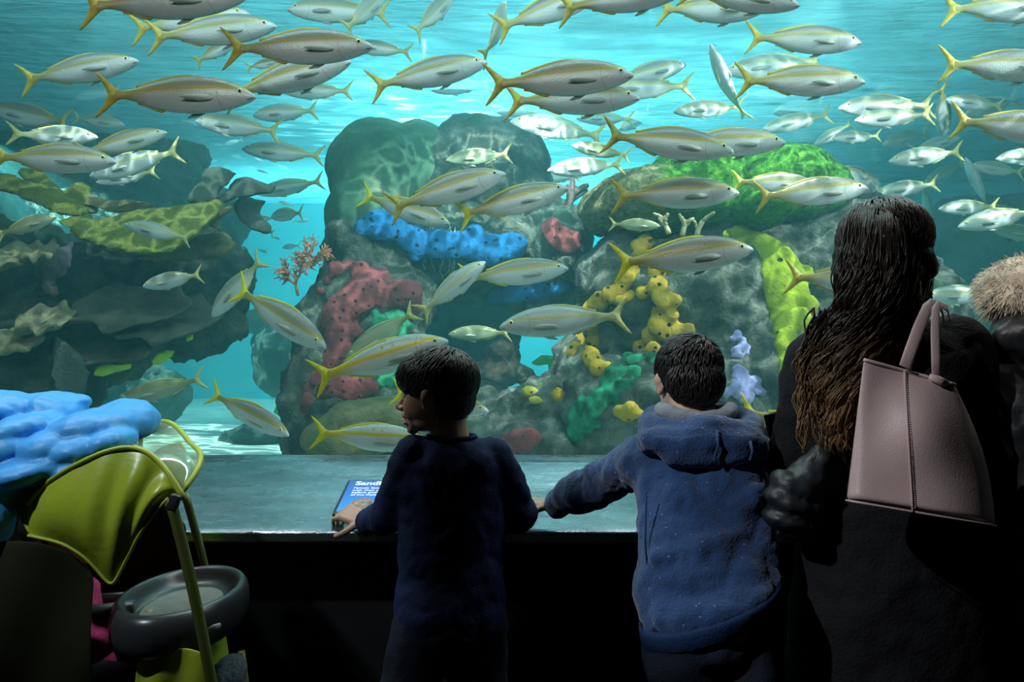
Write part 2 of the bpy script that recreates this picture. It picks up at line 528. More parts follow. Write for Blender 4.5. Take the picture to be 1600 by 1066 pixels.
# central boulder formation
rock('reef_boulder', [
    (592, 275, 6.30, 80, 88, .50), (580, 345, 6.20, 72, 80, .5), (655, 265, 6.5, 60, 75, .45)],
    M_rock_smooth, 'smooth green rounded boulder with a pale streaked top, middle of the tank', voxel=0.04,
    disp=((0.6, 0.10), (0.15, 0.025)))
rock('reef_boulder', [
    (758, 268, 6.55, 100, 84, .60), (700, 290, 6.6, 70, 80, .5), (830, 320, 6.5, 40, 60, .4)],
    M_rock_c, 'grey pitted domed boulder touching the smooth green boulder', disp=((0.5, 0.14), (0.14, 0.06, 'v'), (.06, .03)))
rock('reef_outcrop', [
    (680, 385, 6.35, 160, 70, .55), (570, 400, 6.1, 60, 70, .45), (800, 385, 6.3, 105, 60, .5), (880, 390, 6.0, 45, 75, .4),
    (545, 480, 5.9, 55, 80, .42), (505, 560, 5.8, 42, 110, .35), (610, 470, 6.0, 70, 70, .4), (600, 570, 5.8, 75, 80, .4),
    (560, 660, 5.5, 90, 75, .4), (700, 430, 6.4, 120, 40, .4), (850, 455, 6.4, 70, 40, .35),
    (640, 640, 5.6, 80, 70, .4), (720, 640, 5.7, 70, 50, .4), (470, 650, 5.7, 28, 90, .3)],
    M_rock_c, 'large craggy grey green reef outcrop below the domed boulder, carrying red and blue sponge')
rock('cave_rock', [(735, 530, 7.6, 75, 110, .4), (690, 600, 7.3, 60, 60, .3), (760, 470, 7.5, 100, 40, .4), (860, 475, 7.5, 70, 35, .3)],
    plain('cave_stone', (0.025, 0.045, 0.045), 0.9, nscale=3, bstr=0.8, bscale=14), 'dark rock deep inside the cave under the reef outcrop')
rock('reef_ledge_stone', [(790, 548, 6.7, 26, 34, .3, 30), (815, 585, 6.5, 26, 14, .3, 25), (760, 590, 6.6, 50, 20, .3)],
    rock_mat('brown_stone', [(0.3, (0.05, 0.05, 0.04)), (0.7, (0.20, 0.16, 0.11))], 4), 'brown weathered stone jutting into the blue cave opening')
rock('reef_rubble', [
    (790, 665, 5.5, 105, 48, .4), (860, 640, 5.4, 60, 55, .4), (850, 690, 5.1, 80, 40, .35), (740, 690, 5.3, 70, 36, .35), (900, 590, 5.5, 40, 65, .35)],
    M_rock_r, 'low mottled grey green rubble bank in front of the cave, behind the ledge', disp=((0.4, 0.14), (0.12, 0.10, 'v'), (0.05, .03)), voxel=.028)
# right formation
rock('reef_boulder', [
    (1120, 480, 5.5, 200, 130, .55), (1000, 470, 5.5, 100, 110, .45), (1310, 440, 5.5, 150, 150, .5), (1240, 600, 5.2, 160, 120, .5),
    (1060, 640, 5.0, 140, 100, .45), (950, 640, 5.1, 75, 90, .4), (1180, 390, 5.6, 170, 70, .5), (1400, 560, 5.4, 120, 180, .4), (1330, 335, 5.7, 70, 40, .4)],
    M_rock_r, 'huge rough grey boulder under the bright green moss, behind the two boys and the woman', disp=((0.5, 0.16), (0.16, 0.12, 'v'), (0.07, 0.05)), voxel=0.026)
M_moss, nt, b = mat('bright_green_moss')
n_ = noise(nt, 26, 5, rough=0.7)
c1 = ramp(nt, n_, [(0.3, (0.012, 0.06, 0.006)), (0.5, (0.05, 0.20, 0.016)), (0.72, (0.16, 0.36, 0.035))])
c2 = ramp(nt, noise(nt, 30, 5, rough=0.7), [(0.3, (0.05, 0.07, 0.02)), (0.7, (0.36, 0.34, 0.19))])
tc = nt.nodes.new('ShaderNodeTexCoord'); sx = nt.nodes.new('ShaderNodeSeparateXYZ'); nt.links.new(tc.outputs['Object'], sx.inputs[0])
f_ = ramp(nt, math_node(nt, 'ADD', sx.outputs[0], math_node(nt, 'MULTIPLY', math_node(nt, 'ADD', noise(nt, 5, 4), -0.5), 0.9)), [(0.78, (1, 1, 1)), (0.98, (0, 0, 0))])  # tan towards the left end, moss green elsewhere
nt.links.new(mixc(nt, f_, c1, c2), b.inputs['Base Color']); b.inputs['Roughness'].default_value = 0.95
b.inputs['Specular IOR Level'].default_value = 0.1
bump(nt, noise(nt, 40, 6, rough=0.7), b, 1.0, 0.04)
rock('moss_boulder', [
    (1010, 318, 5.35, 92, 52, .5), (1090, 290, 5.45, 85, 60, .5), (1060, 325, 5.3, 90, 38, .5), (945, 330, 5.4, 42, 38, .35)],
    M_moss, 'bright green mossy mound with a tan end, beside the grey domed boulder', disp=((0.3, 0.09), (0.05, 0.03)), voxel=0.035, smooth=2)
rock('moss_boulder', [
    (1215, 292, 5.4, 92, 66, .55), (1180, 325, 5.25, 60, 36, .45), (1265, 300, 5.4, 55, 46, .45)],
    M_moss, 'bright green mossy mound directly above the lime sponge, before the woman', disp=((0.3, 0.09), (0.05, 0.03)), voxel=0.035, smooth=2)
rock('reef_cliff', [(1560, 440, 9.0, 240, 130, .8), (1680, 430, 8.6, 150, 150, .8), (1500, 560, 8.4, 250, 130, .8)],
    M_rock_far, 'dim hazy teal reef wall in the distance between the woman and the fur hood')
# left formation
rock('reef_cliff', [(70, 275, 8.2, 240, 95, .7), (270, 245, 8.4, 58, 52, .4), (-60, 220, 8.2, 150, 110, .7), (190, 340, 8.0, 200, 80, .7)],
    M_rock_far, 'distant hazy blue grey reef wall behind the elkhorn coral')
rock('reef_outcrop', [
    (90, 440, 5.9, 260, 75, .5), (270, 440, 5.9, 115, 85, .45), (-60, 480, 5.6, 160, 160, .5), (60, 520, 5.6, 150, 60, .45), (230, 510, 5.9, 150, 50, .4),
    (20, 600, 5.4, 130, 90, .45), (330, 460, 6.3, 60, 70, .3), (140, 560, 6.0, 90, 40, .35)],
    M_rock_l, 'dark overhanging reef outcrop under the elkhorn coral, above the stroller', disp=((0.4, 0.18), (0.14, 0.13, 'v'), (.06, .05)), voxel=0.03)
rock('cave_rock', [(170, 620, 7.4, 130, 60, .3), (440, 560, 7.9, 45, 60, .4), (480, 610, 7.3, 36, 70, .3), (420, 500, 8.3, 50, 26, .3)],
    M_rock_far, 'dim teal rock arch behind the bright sand patch')
rock('sand_stone', [(395, 690, 7.0, 45, 22, .3)], M_rock_far, 'low rounded grey stone lying on the bright sand')
rock('tan_boulder', [(590, 655, 4.9, 95, 34, .3, -8), (540, 690, 4.9, 70, 34, .3)], rock_mat('tan_stone', [(0.3, (0.12, 0.11, 0.05)), (0.7, (0.36, 0.31, 0.17))], 5, (0.12, 0.17, 0.07), 0.55),
     'tan brown boulder just above the ledge, beside the first boy', disp=((0.25, 0.08), (0.08, 0.03)))

# ---- growths on the reef
def growth(name, spots, m, label, cat, flat=0.55, voxel=0.022, disp=((0.10, 0.03),), out=0.02, default=5.4, smooth=3):
    mb = MB()
    for s in spots:
        px, py, r = s[:3]; ry = s[3] if len(s) > 3 else r
        Y = reef_y(px, py, default); k = Y / FPX
        mb.ell(P(px, py, Y - out), (r * k, max(min(r, ry) * k * flat, 0.03), ry * k), None, 14, 10)
    o = mb.build(name, m)
    organic(o, voxel, smooth, [(clouds(s_, 2), a) for s_, a in disp])
    return tag(o, label, cat)

def path(pts, n):
    """resample (x, y, r) points"""
    out = []
    for a, b_ in zip(pts, pts[1:]):
        for i in range(n):
            t = i / n
            out.append(tuple(a[k] + (b_[k] - a[k]) * t for k in range(3)))
    return out + [pts[-1]]

M_red = sponge_mat('red_sponge', (0.19, 0.045, 0.047), (0.03, 0.01, 0.01), 17, 0.20)
M_blue = sponge_mat('blue_sponge', (0.008, 0.11, 0.28), (0.002, 0.012, 0.04), 16, 0.21)
M_yel = sponge_mat('yellow_sponge', (0.40, 0.26, 0.02), (0.03, 0.015, 0.003), 17, 0.23)
M_lime = sponge_mat('lime_sponge', (0.22, 0.28, 0.01), (0.03, 0.025, 0.003), 9, 0.15)
M_lav = plain('lavender_sponge', (0.25, 0.25, 0.46), 0.9, spec=0.2, nscale=12, namp=0.35, bstr=0.8, bscale=25)
M_alga = plain('sea_green_algae', (0.022, 0.17, 0.085), 0.9, spec=0.2, nscale=14, namp=0.8, bstr=0.8, bscale=25)

growth('red_sponge', path([(478, 640, 10), (486, 610, 14), (510, 575, 18), (528, 550, 22), (530, 520, 26), (520, 490, 20), (545, 475, 26), (575, 450, 32), (610, 460, 26), (640, 458, 22), (648, 480, 14)], 2) +
       [(525, 420, 14), (545, 418, 14), (565, 425, 18), (590, 435, 20), (512, 500, 14), (555, 520, 14), (545, 495, 20), (500, 455, 8), (510, 440, 8)],
       M_red, 'long red pitted sponge climbing the middle outcrop from the sand to the blue sponge', 'sponge', voxel=.018, disp=((.09, .035),), smooth=2)
growth('red_sponge', path([(515, 610, 22), (545, 608, 26), (572, 608, 22)], 2), M_red, 'rounded red sponge patch behind the yellow striped fish by the first boy', 'sponge')
growth('red_sponge', path([(862, 358, 18), (875, 372, 22), (890, 380, 20), (900, 372, 12)], 2), M_red, 'small red sponge between the grey domed boulder and the green moss', 'sponge')
growth('red_sponge', path([(785, 697, 18), (810, 690, 22), (830, 685, 18)], 2), M_red, 'red sponge low on the rubble just above the ledge', 'sponge')
growth('blue_sponge', path([(566, 356, 14), (587, 352, 23), (615, 352, 28), (640, 370, 22), (660, 380, 22), (690, 382, 26), (735, 386, 23), (765, 390, 26), (800, 386, 24)], 2) +
       [(650, 395, 14), (610, 330, 14), (740, 365, 16), (815, 378, 12), (660, 405, 10), (790, 402, 12)], M_blue, 'wide bright blue sponge across the upper face of the outcrop', 'sponge', voxel=.018, disp=((.09, .035),), smooth=2)
growth('blue_sponge', path([(770, 462, 14), (810, 458, 18), (850, 452, 16), (880, 448, 12)], 3), M_blue, 'lower blue sponge on the lip of the dark cave', 'sponge')
growth('yellow_sponge', path([(1008, 380, 15), (990, 420, 13), (968, 452, 15), (940, 468, 16), (926, 482, 17), (922, 505, 17), (930, 530, 17), (922, 555, 16), (935, 575, 16)], 2) + [(898, 545, 12), (910, 530, 13), (892, 552, 9), (948, 572, 10), (995, 385, 12)],
       M_yel, 'yellow pitted sponge column leaning past the fish tail, nearest the blue cave opening', 'sponge', voxel=.016, disp=((.07, .02),), smooth=2)
growth('yellow_sponge', path([(1026, 425, 17), (1028, 447, 18), (1036, 467, 19), (1036, 488, 19), (1028, 508, 18), (1020, 525, 19), (1004, 543, 18)], 1) + [(1054, 470, 12), (1050, 492, 12), (1055, 515, 15), (1076, 515, 12), (1040, 520, 15), (985, 463, 11), (1003, 458, 12), (968, 470, 10), (1020, 548, 15)],
       M_yel, 'yellow lumpy sponge column directly above the boy in the blue hooded jacket', 'sponge', voxel=.016, disp=((.07, .02),), smooth=2)
growth('yellow_sponge', [(968, 643, 13), (985, 640, 14), (998, 645, 11), (980, 648, 14)], M_yel, 'small bright yellow sponge cushion left of the hooded boy', 'sponge', flat=0.8)
growth('yellow_sponge', [(871, 618, 13, 14)], M_yel, 'round yellow sponge ball beside the twin-lobed sponge', 'sponge', flat=0.9)
growth('yellow_sponge', [(828, 612, 15, 11), (836, 626, 14, 9)], sponge_mat('olive_yellow_sponge', (0.36, 0.34, 0.04), (0.05, 0.04, 0.01), 14, 0.12), 'twin-lobed olive yellow sponge at the foot of the blue cave opening', 'sponge', flat=0.9)
growth('lime_sponge', path([(1155, 370, 22), (1190, 385, 22), (1215, 400, 26), (1225, 440, 38), (1235, 480, 38), (1228, 530, 22), (1228, 580, 13)], 3) +
       [(1255, 430, 20), (1262, 480, 20), (1205, 430, 18), (1250, 500, 22), (1140, 368, 14)], M_lime, 'lime yellow sponge draped down the grey boulder beside the long haired woman', 'sponge', flat=0.35)
def scatter(pts, n, sd, r0, r1, seed):
    """many small irregular pads strewn along a streak"""
    rd = random.Random(seed); out = []
    for i in range(n):
        k = rd.uniform(0, len(pts) - 1.001); a, b_ = pts[int(k)], pts[int(k) + 1]; t = k - int(k)
        out.append((a[0] + (b_[0] - a[0]) * t + rd.gauss(0, sd), a[1] + (b_[1] - a[1]) * t + rd.gauss(0, sd), rd.uniform(r0, r1)))
    return out
growth('lavender_sponge', scatter([(1157, 530), (1158, 560), (1158, 590), (1162, 620), (1166, 645)], 26, 5, 5, 10, 1) + scatter([(1135, 612), (1158, 600), (1185, 605)], 26, 7, 5, 10, 2), M_lav,
       'pale lavender encrusting sponge on the grey boulder beside the hooded boy', 'sponge', flat=0.4, out=-.005, voxel=.013, disp=((0.05, 0.03),), smooth=2)
growth('algae_patch', scatter([(1000, 568), (965, 592), (935, 615), (912, 645), (905, 690)], 90, 11, 5, 14, 3), M_alga, 'sea green algae streak running down the rock beside the hooded boy', 'algae', flat=0.3, out=-.005, voxel=.016, disp=((0.06, 0.03),), smooth=2)
growth('algae_patch', [(592, 590, 15), (606, 594, 16), (620, 598, 16), (634, 598, 16), (646, 590, 14), (600, 600, 13), (626, 586, 14)], M_alga, 'dull sea green algae on the outcrop behind the first boy', 'algae', flat=0.3, out=-.005, voxel=.016, disp=((0.06, 0.03),), smooth=2)
growth('algae_patch', scatter([(590, 500), (625, 510), (620, 535)], 40, 11, 6, 14, 5), M_alga, 'dull sea green algae framed by the red sponge on the outcrop', 'algae', flat=0.3, out=-.005, voxel=.016, disp=((0.06, 0.03),), smooth=2)
growth('pink_coral', path([(70, 430, 18), (85, 415, 22), (100, 400, 14), (110, 385, 8)], 3) + [(80, 450, 14)], plain('dull_pink_coral', (0.34, 0.20, 0.22), 0.9, nscale=9, namp=0.4, bstr=0.8, bscale=30),
       'dusky pink encrusting coral on the dark outcrop under the elkhorn coral', 'coral', disp=((0.06, 0.06),))

# ---- plate and elkhorn corals
M_elk = rock_mat('olive_elkhorn', [(0.3, (0.07, 0.095, 0.018)), (0.7, (0.18, 0.21, 0.045))], 4.5, bstr=0.8)
M_elk_g = rock_mat('grey_green_elkhorn', [(0.3, (0.04, 0.06, 0.05)), (0.7, (0.08, 0.105, 0.08))], 3.0, bstr=0.4)
M_elk_b = rock_mat('brown_elkhorn', [(0.3, (0.08, 0.08, 0.035)), (0.7, (0.22, 0.20, 0.10))], 5, bstr=0.8)
def plate(name, poly, Y, thick, m, parent, slope=0.0, voxel=0.025, disp=0.05):
    """a coral plate with a jagged outline; slope moves its lower edge towards the viewer"""
    cy = sum(p[1] for p in poly) / len(poly)
    pts = [P(x, y, Y - slope * (y - cy) / 60.0) for x, y in poly]
    mb = MB(); mb.prism(pts, (0, thick, 0.15 * thick))
    o = mb.build(name, m, parent)
    md = o.modifiers.new('t', 'TRIANGULATE')
    organic(o, voxel, 3, [(clouds(0.2, 3), disp), (clouds(0.06, 2), disp * 0.4)])
    return o
elk = tag(empty('elkhorn_coral', P(200, 420, 5.2)), 'olive elkhorn coral with broad jagged blades spreading over the dark outcrop', 'coral')
plate('branch', [(0, 268), (45, 285), (95, 305), (130, 322), (128, 338), (95, 340), (60, 325), (20, 305), (-20, 292)], 5.0, 0.10, M_elk, elk, 0.15)
plate('branch', [(25, 262), (60, 262), (80, 290), (100, 305), (115, 285), (130, 290), (140, 310), (150, 335), (110, 340), (70, 300), (30, 280)], 5.15, 0.08, M_elk, elk, 0.1)
plate('branch', [(80, 345), (125, 330), (140, 345), (165, 338), (220, 325), (270, 322), (300, 318), (335, 308), (345, 325), (330, 345), (300, 370), (260, 400), (210, 398), (160, 390), (120, 372)], 4.9, 0.14, M_elk, elk, 0.25)
plate('branch', [(150, 392), (210, 388), (290, 372), (340, 360), (362, 385), (340, 405), (250, 408), (180, 405)], 5.2, 0.16, M_elk_b, elk, 0.2)
plate('branch', [(130, 300), (165, 312), (200, 312), (240, 318), (235, 330), (190, 335), (150, 330), (120, 318)], 5.1, 0.07, M_elk_b, elk, 0.2)
plate('branch', [(285, 315), (300, 295), (312, 280), (315, 262), (340, 258), (368, 270), (352, 290), (340, 295), (338, 315), (310, 322)], 5.3, 0.06, M_elk_g, elk, 0.05, disp=0.02)
plate('branch', [(335, 312), (352, 298), (362, 280), (385, 274), (408, 284), (432, 290), (425, 302), (385, 308), (360, 312), (345, 320)], 5.35, 0.06, M_elk_g, elk, 0.05, disp=0.02)
plate('branch', [(360, 322), (375, 305), (395, 310), (418, 312), (400, 335), (425, 352), (420, 368), (390, 360), (372, 345)], 5.5, 0.06, M_elk_g, elk, 0.05, disp=0.02)
plate('branch', [(312, 340), (345, 325), (362, 318), (360, 330), (330, 350), (350, 358), (345, 364), (320, 352)], 5.0, 0.05, M_elk_b, elk, 0.05, disp=0.02)
M_plate = rock_mat('grey_brown_plate_coral', [(0.3, (0.05, 0.055, 0.04)), (0.7, (0.12, 0.115, 0.08))], 5, bstr=0.6)
M_plate_l = rock_mat('pale_plate_coral', [(0.3, (0.10, 0.10, 0.06)), (0.7, (0.34, 0.31, 0.19))], 8, bstr=0.7)
def plates(px, py, Y, w_, dep, lab, m, tilt=34):
    mb = MB(); k = Y / FPX; c = P(px, py, Y); R1 = []
    n = 40
    ph = random.random() * 6
    for fr, dz in ((0.0, 0.0), (0.5, 0.012), (0.9, 0.03), (1.0, 0.02), (0.96, -0.005), (0.6, -0.04), (0.0, -0.07)):
        r = []
        for i in range(n):
            a = 2 * pi * i / n
            rr = fr * (1 + 0.10 * sin(5 * a + ph) + 0.06 * sin(9 * a + 2 * ph)) + 0.002
            wav = 0.025 * sin(6 * a + ph) * fr
            r.append(c + V((w_ * k * rr * cos(a), dep * rr * sin(a), dz + wav + dep * rr * sin(a) * tilt / 60)))
        R1.append(r)
    mb.rings(R1)
    o = mb.build('plate_coral', m)
    md = o.modifiers.new('sub', 'SUBSURF'); md.levels = 1; md.render_levels = 1
    md = o.modifiers.new('d', 'DISPLACE'); md.texture = clouds(0.07); md.strength = 0.03; md.texture_coords = 'GLOBAL'
    bake(o)
    return tag(o, lab, 'coral')
for a_ in [(205, 478, 5.2, 92, .30, 'wide grey brown plate coral jutting from the outcrop, uppermost of the shelves'  , M_plate),
           (260, 500, 5.25, 82, .28, 'grey brown plate coral tucked below the uppermost shelf', M_plate),
           (175, 535, 5.3, 85, .28, 'dark plate coral lowest on the outcrop, above the lime leaves', M_plate),
           (70, 500, 5.0, 42, .16, 'ragged pale crusty plate coral over the blue jacket', M_plate_l),
           (30, 530, 5.0, 40, .16, 'ragged pale plate coral lowest over the blue jacket, beside the tank side', M_plate_l),
           (20, 400, 5.1, 40, .16, 'small pale green plate coral beside the dusky pink coral', M_plate_l),
           (62, 395, 5.1, 26, .12, 'curled pale green plate coral right above the dusky pink coral', M_plate_l)]:
    plates(*a_)
# grey standing slabs in the cave on the stroller side
o = plate('sea_fan', [(80, 525), (100, 535), (128, 560), (135, 585), (128, 620), (90, 625), (78, 590)], 5.0, 0.05, rock_mat('grey_fan', [(0.3, (0.06, 0.08, 0.07)), (0.7, (0.12, 0.14, 0.125))], 4), None, 0, disp=0.02)
tag(o, 'pale grey rounded sea fan standing under the overhang, above the blue jacket', 'coral')
# lime leaves
M_leaf = plain('lime_leaf', (0.30, 0.55, 0.02), 0.7, nscale=8, namp=0.3)
for poly, lab in [([(144, 588), (150, 573), (165, 567), (180, 571), (205, 569), (203, 577), (180, 583), (160, 590)], 'lime green leafy frond hanging under the overhang, nearer the jacket'),
                  ([(236, 565), (245, 553), (260, 547), (272, 549), (268, 558), (250, 570), (238, 571)], 'rounder lime green frond hanging beside the long frond'),
                  ([(287, 530), (292, 522), (302, 523), (300, 532), (291, 535)], 'tiny lime green frond under the shelf corals')]:
    o = plate('leaf_frond', poly, 5.1, 0.03, M_leaf, None, 0, voxel=0.012, disp=0.015); tag(o, lab, 'seaweed')
M_leaf2 = plain('sea_lettuce', (0.10, 0.42, 0.08), 0.7, nscale=8, namp=0.3)
for poly, Y, lab in [([(830, 568), (845, 555), (866, 556), (872, 540), (880, 545), (876, 562), (862, 570), (838, 572)], 7.2, 'green leafy weed floating in the blue cave opening'),
                     ([(856, 560), (874, 558), (872, 575), (864, 592), (857, 592)], 6.9, 'square green leaf edged yellow in the cave opening'),
                     ([(432, 630), (445, 612), (455, 615), (462, 635), (455, 650), (470, 660), (440, 655), (425, 645)], 6.6, 'pale green leafy weed rising behind the sand patch')]:
    o = plate('leaf_frond', poly, Y, 0.03, M_leaf2, None, 0, voxel=0.012, disp=0.015); tag(o, lab, 'seaweed')

# branching gorgonian
M_gorg = plain('orange_gorgonian', (0.52, 0.20, 0.09), 0.8, nscale=20)
def fan(name, m, label, base, length, Y, depth, spread, r0, seed, ang0=90, cat='coral'):
    rnd = random.Random(seed)
    mb = MB()
    def grow(p, ang, L, r, lev):
        pts = [p]; a = ang
        for i in range(4):
            a += rnd.uniform(-10, 10)
            q = pts[-1] + V((cos(radians(a)) * L / 4, rnd.uniform(-.02, .02), sin(radians(a)) * L / 4)); pts.append(q)
        mb.tube(pts, [r, r * .95, r * .9, r * .85, r * .75], 6)
        if lev == 0: return
        for i in range(2, 5):
            for s in (-1, 1):
                if rnd.random() < 0.85:
                    grow(pts[i], a + s * rnd.uniform(18, spread), L * rnd.uniform(.5, .72), r * .72, lev - 1)
    grow(P(*base, Y), ang0, length, r0, depth)
    return tag(mb.build(name, m), label, cat)
fan('gorgonian_coral', M_gorg, 'feathery orange gorgonian coral beside the red sponge', (466, 462), 0.16, 5.75, 3, 50, .012, 4, 105)
fan('gorgonian_coral', M_gorg, 'lower drooping orange gorgonian coral in front of the sand', (478, 430), 0.13, 5.6, 3, 50, .010, 9, 80)
M_stag = plain('dark_branch_coral', (0.13, 0.09, 0.08), 0.9, nscale=12, bstr=.5)
fan('branch_coral', M_stag, 'dark stubby branching coral beside the small red sponge', (882, 335), 0.22, 5.9, 1, 40, .035, 3, 75)
M_tan = plain('tan_finger_coral', (0.36, 0.31, 0.17), 0.9, nscale=14, bstr=.6)
for i, (x_, y_, lab, an) in enumerate([(1045, 365, 'tan finger coral on the rock under the moss, nearest the small greenish fish', 95), (1066, 368, 'tan finger coral, middle one of three under the moss', 80), (1088, 370, 'tan finger coral under the moss, nearest the lime sponge', 70)]):
    fan('finger_coral', M_tan, lab, (x_, y_), 0.10, 4.75, 1, 40, .017, 20 + i, an)
# pale weed threads hanging over the blue sponge
M_thr = plain('pale_threads', (0.30, 0.42, 0.38), 0.8)
mb = MB(); rnd = random.Random(5)
for k in range(12):
    x = 672 + rnd.uniform(-4, 40); y = 352 + rnd.uniform(-5, 12); pts = []
    for i in range(9):
        pts.append(P(x, y, reef_y(x, y, 5.7) - .03)); x += rnd.uniform(-6, 5); y += rnd.uniform(4, 13)
    mb.tube(pts, rnd.uniform(.002, .0045), 5)
tag(mb.build('weed_threads', M_thr), 'pale tangled weed threads hanging in front of the blue sponge', 'seaweed', kind='stuff')
# ================================================================ fish
def fish_body_mat(name, back, stripe, belly, tint, spots=False):
    m, nt, b = mat(name)
    tc = nt.nodes.new('ShaderNodeTexCoord')
    sx = nt.nodes.new('ShaderNodeSeparateXYZ'); nt.links.new(tc.outputs['Object'], sx.inputs[0])
    x, y, z = sx.outputs
    zz = math_node(nt, 'ADD', z, math_node(nt, 'MULTIPLY', noise(nt, 14, 2, tc.outputs['Object']), 0.012))
    zz = math_node(nt, 'SUBTRACT', zz, math_node(nt, 'MULTIPLY', x, 0.03))
    mr = nt.nodes.new('ShaderNodeMapRange'); nt.links.new(zz, mr.inputs['Value'])
    mr.inputs['From Min'].default_value = -0.13; mr.inputs['From Max'].default_value = 0.14
    t = mr.outputs['Result']
    # z = 0.03 -> t = .59
    col = ramp(nt, t, [(0.0, belly), (0.50, tuple(c * .9 for c in belly)), (0.555, tuple(.5 * c + .5 * s for c, s in zip(belly, stripe))), (0.60, stripe), (0.645, stripe), (0.69, tuple(c * 1.25 for c in back)), (1.0, back)])
    if spots:
        vo = nt.nodes.new('ShaderNodeTexVoronoi'); vo.inputs['Scale'].default_value = 26
        nt.links.new(tc.outputs['Object'], vo.inputs['Vector'])
        f = ramp(nt, vo.outputs['Distance'], [(0.22, (1, 1, 1)), (0.34, (0, 0, 0))])
        up = ramp(nt, t, [(0.70, (0, 0, 0)), (0.74, (1, 1, 1))])
        col = mixc(nt, math_node(nt, 'MULTIPLY', f, up), col, (0.35, 0.30, 0.05))
    mt = nt.nodes.new('ShaderNodeMapRange'); nt.links.new(x, mt.inputs['Value'])
    mt.inputs['From Min'].default_value = -0.16; mt.inputs['From Max'].default_value = -0.31
    col = mixc(nt, mt.outputs['Result'], col, stripe)
    # edge of the gill cover
    gx = math_node(nt, 'ADD', x, -0.385); gr = math_node(nt, 'SQRT', math_node(nt, 'ADD', math_node(nt, 'MULTIPLY', gx, gx), math_node(nt, 'MULTIPLY', math_node(nt, 'MULTIPLY', z, z), 0.8)))
    gd = math_node(nt, 'ABSOLUTE', math_node(nt, 'ADD', gr, -0.115)); back_ = math_node(nt, 'LESS_THAN', x, 0.36)
    gl_ = math_node(nt, 'MULTIPLY', math_node(nt, 'LESS_THAN', gd, 0.0035), back_)
    col = mixc(nt, math_node(nt, 'MULTIPLY', gl_, 0.35), col, (0.16, 0.15, 0.12))
    nt.links.new(col, b.inputs['Base Color'])
    b.inputs['Roughness'].default_value = 0.38
    b.inputs['Specular IOR Level'].default_value = 0.5
    b.inputs['Metallic'].default_value = 0.1
    # fine scales
    vo = nt.nodes.new('ShaderNodeTexVoronoi'); vo.inputs['Scale'].default_value = 75
    nt.links.new(tc.outputs['Object'], vo.inputs['Vector'])
    bump(nt, vo.outputs['Distance'], b, 0.15, 0.004)
    return m

def fin_mat(name, col, edge):
    m, nt, b = mat(name)
    tc = nt.nodes.new('ShaderNodeTexCoord')
    f = noise(nt, 30, 3, tc.outputs['Object'], stretch=(0.3, 1, 1.5))
    nt.links.new(ramp(nt, f, [(0.35, col), (0.7, edge)]), b.inputs['Base Color'])
    b.inputs['Roughness'].default_value = 0.5
    tl = nt.nodes.new('ShaderNodeBsdfTranslucent')
    tl.inputs[0].default_value = (*edge, 1)
    mx = nt.nodes.new('ShaderNodeMixShader'); mx.inputs[0].default_value = 0.35
    nt.links.new(b.outputs[0], mx.inputs[1]); nt.links.new(tl.outputs[0], mx.inputs[2])
    nt.links.new(mx.outputs[0], nt.nodes['Material Output'].inputs[0])
    return m

GREY = fish_body_mat('silver_grey_fish_skin', (0.135, 0.13, 0.115), (0.25, 0.215, 0.06), (0.44, 0.465, 0.465), 0)
WARM = fish_body_mat('olive_backed_fish_skin', (0.165, 0.152, 0.12), (0.31, 0.26, 0.06), (0.49, 0.525, 0.515), 0)
PALE = fish_body_mat('pale_silver_fish_skin', (0.20, 0.235, 0.22), (0.33, 0.33, 0.15), (0.46, 0.52, 0.51), 0)
GOLD = fish_body_mat('yellow_striped_fish_skin', (0.33, 0.38, 0.33), (0.60, 0.46, 0.02), (0.62, 0.67, 0.64), 0, True)
OLIVE = fish_body_mat('olive_fish_skin', (0.13, 0.15, 0.08), (0.20, 0.20, 0.07), (0.25, 0.30, 0.20), 0)
FIN_Y = fin_mat('yellow_fin', (0.50, 0.36, 0.05), (0.62, 0.50, 0.07))
FIN_L = fin_mat('lemon_fin', (0.72, 0.62, 0.02), (0.85, 0.78, 0.04))
FIN_D = fin_mat('pale_yellow_fin', (0.50, 0.47, 0.18), (0.68, 0.64, 0.25))
FIN_C = fin_mat('clear_fin', (0.40, 0.40, 0.34), (0.50, 0.51, 0.45))
EYE_R = plain('fish_iris', (0.75, 0.66, 0.36), 0.25)
EYE_P = plain('fish_pupil', (0.01, 0.01, 0.012), 0.1)

PROF = [  # x, top, bottom, half width
    (.500, -.006, -.016, .004), (.488, .010, -.026, .014), (.465, .026, -.040, .024), (.43, .048, -.056, .034), (.38, .073, -.074, .044), (.31, .098, -.094, .054),
    (.22, .116, -.110, .060), (.12, .122, -.118, .061), (.02, .115, -.116, .057), (-.08, .096, -.100, .047), (-.16, .073, -.077, .036),
    (-.23, .050, -.053, .024), (-.29, .034, -.035, .014), (-.335, .028, -.029, .009), (-.37, .032, -.033, .006), (-.385, .030, -.031, .003)]
def bend_y(x, b):
    # side-to-side swimming curve
    return b * ((x - 0.15) ** 2) * (1 if x < 0.15 else -0.4)

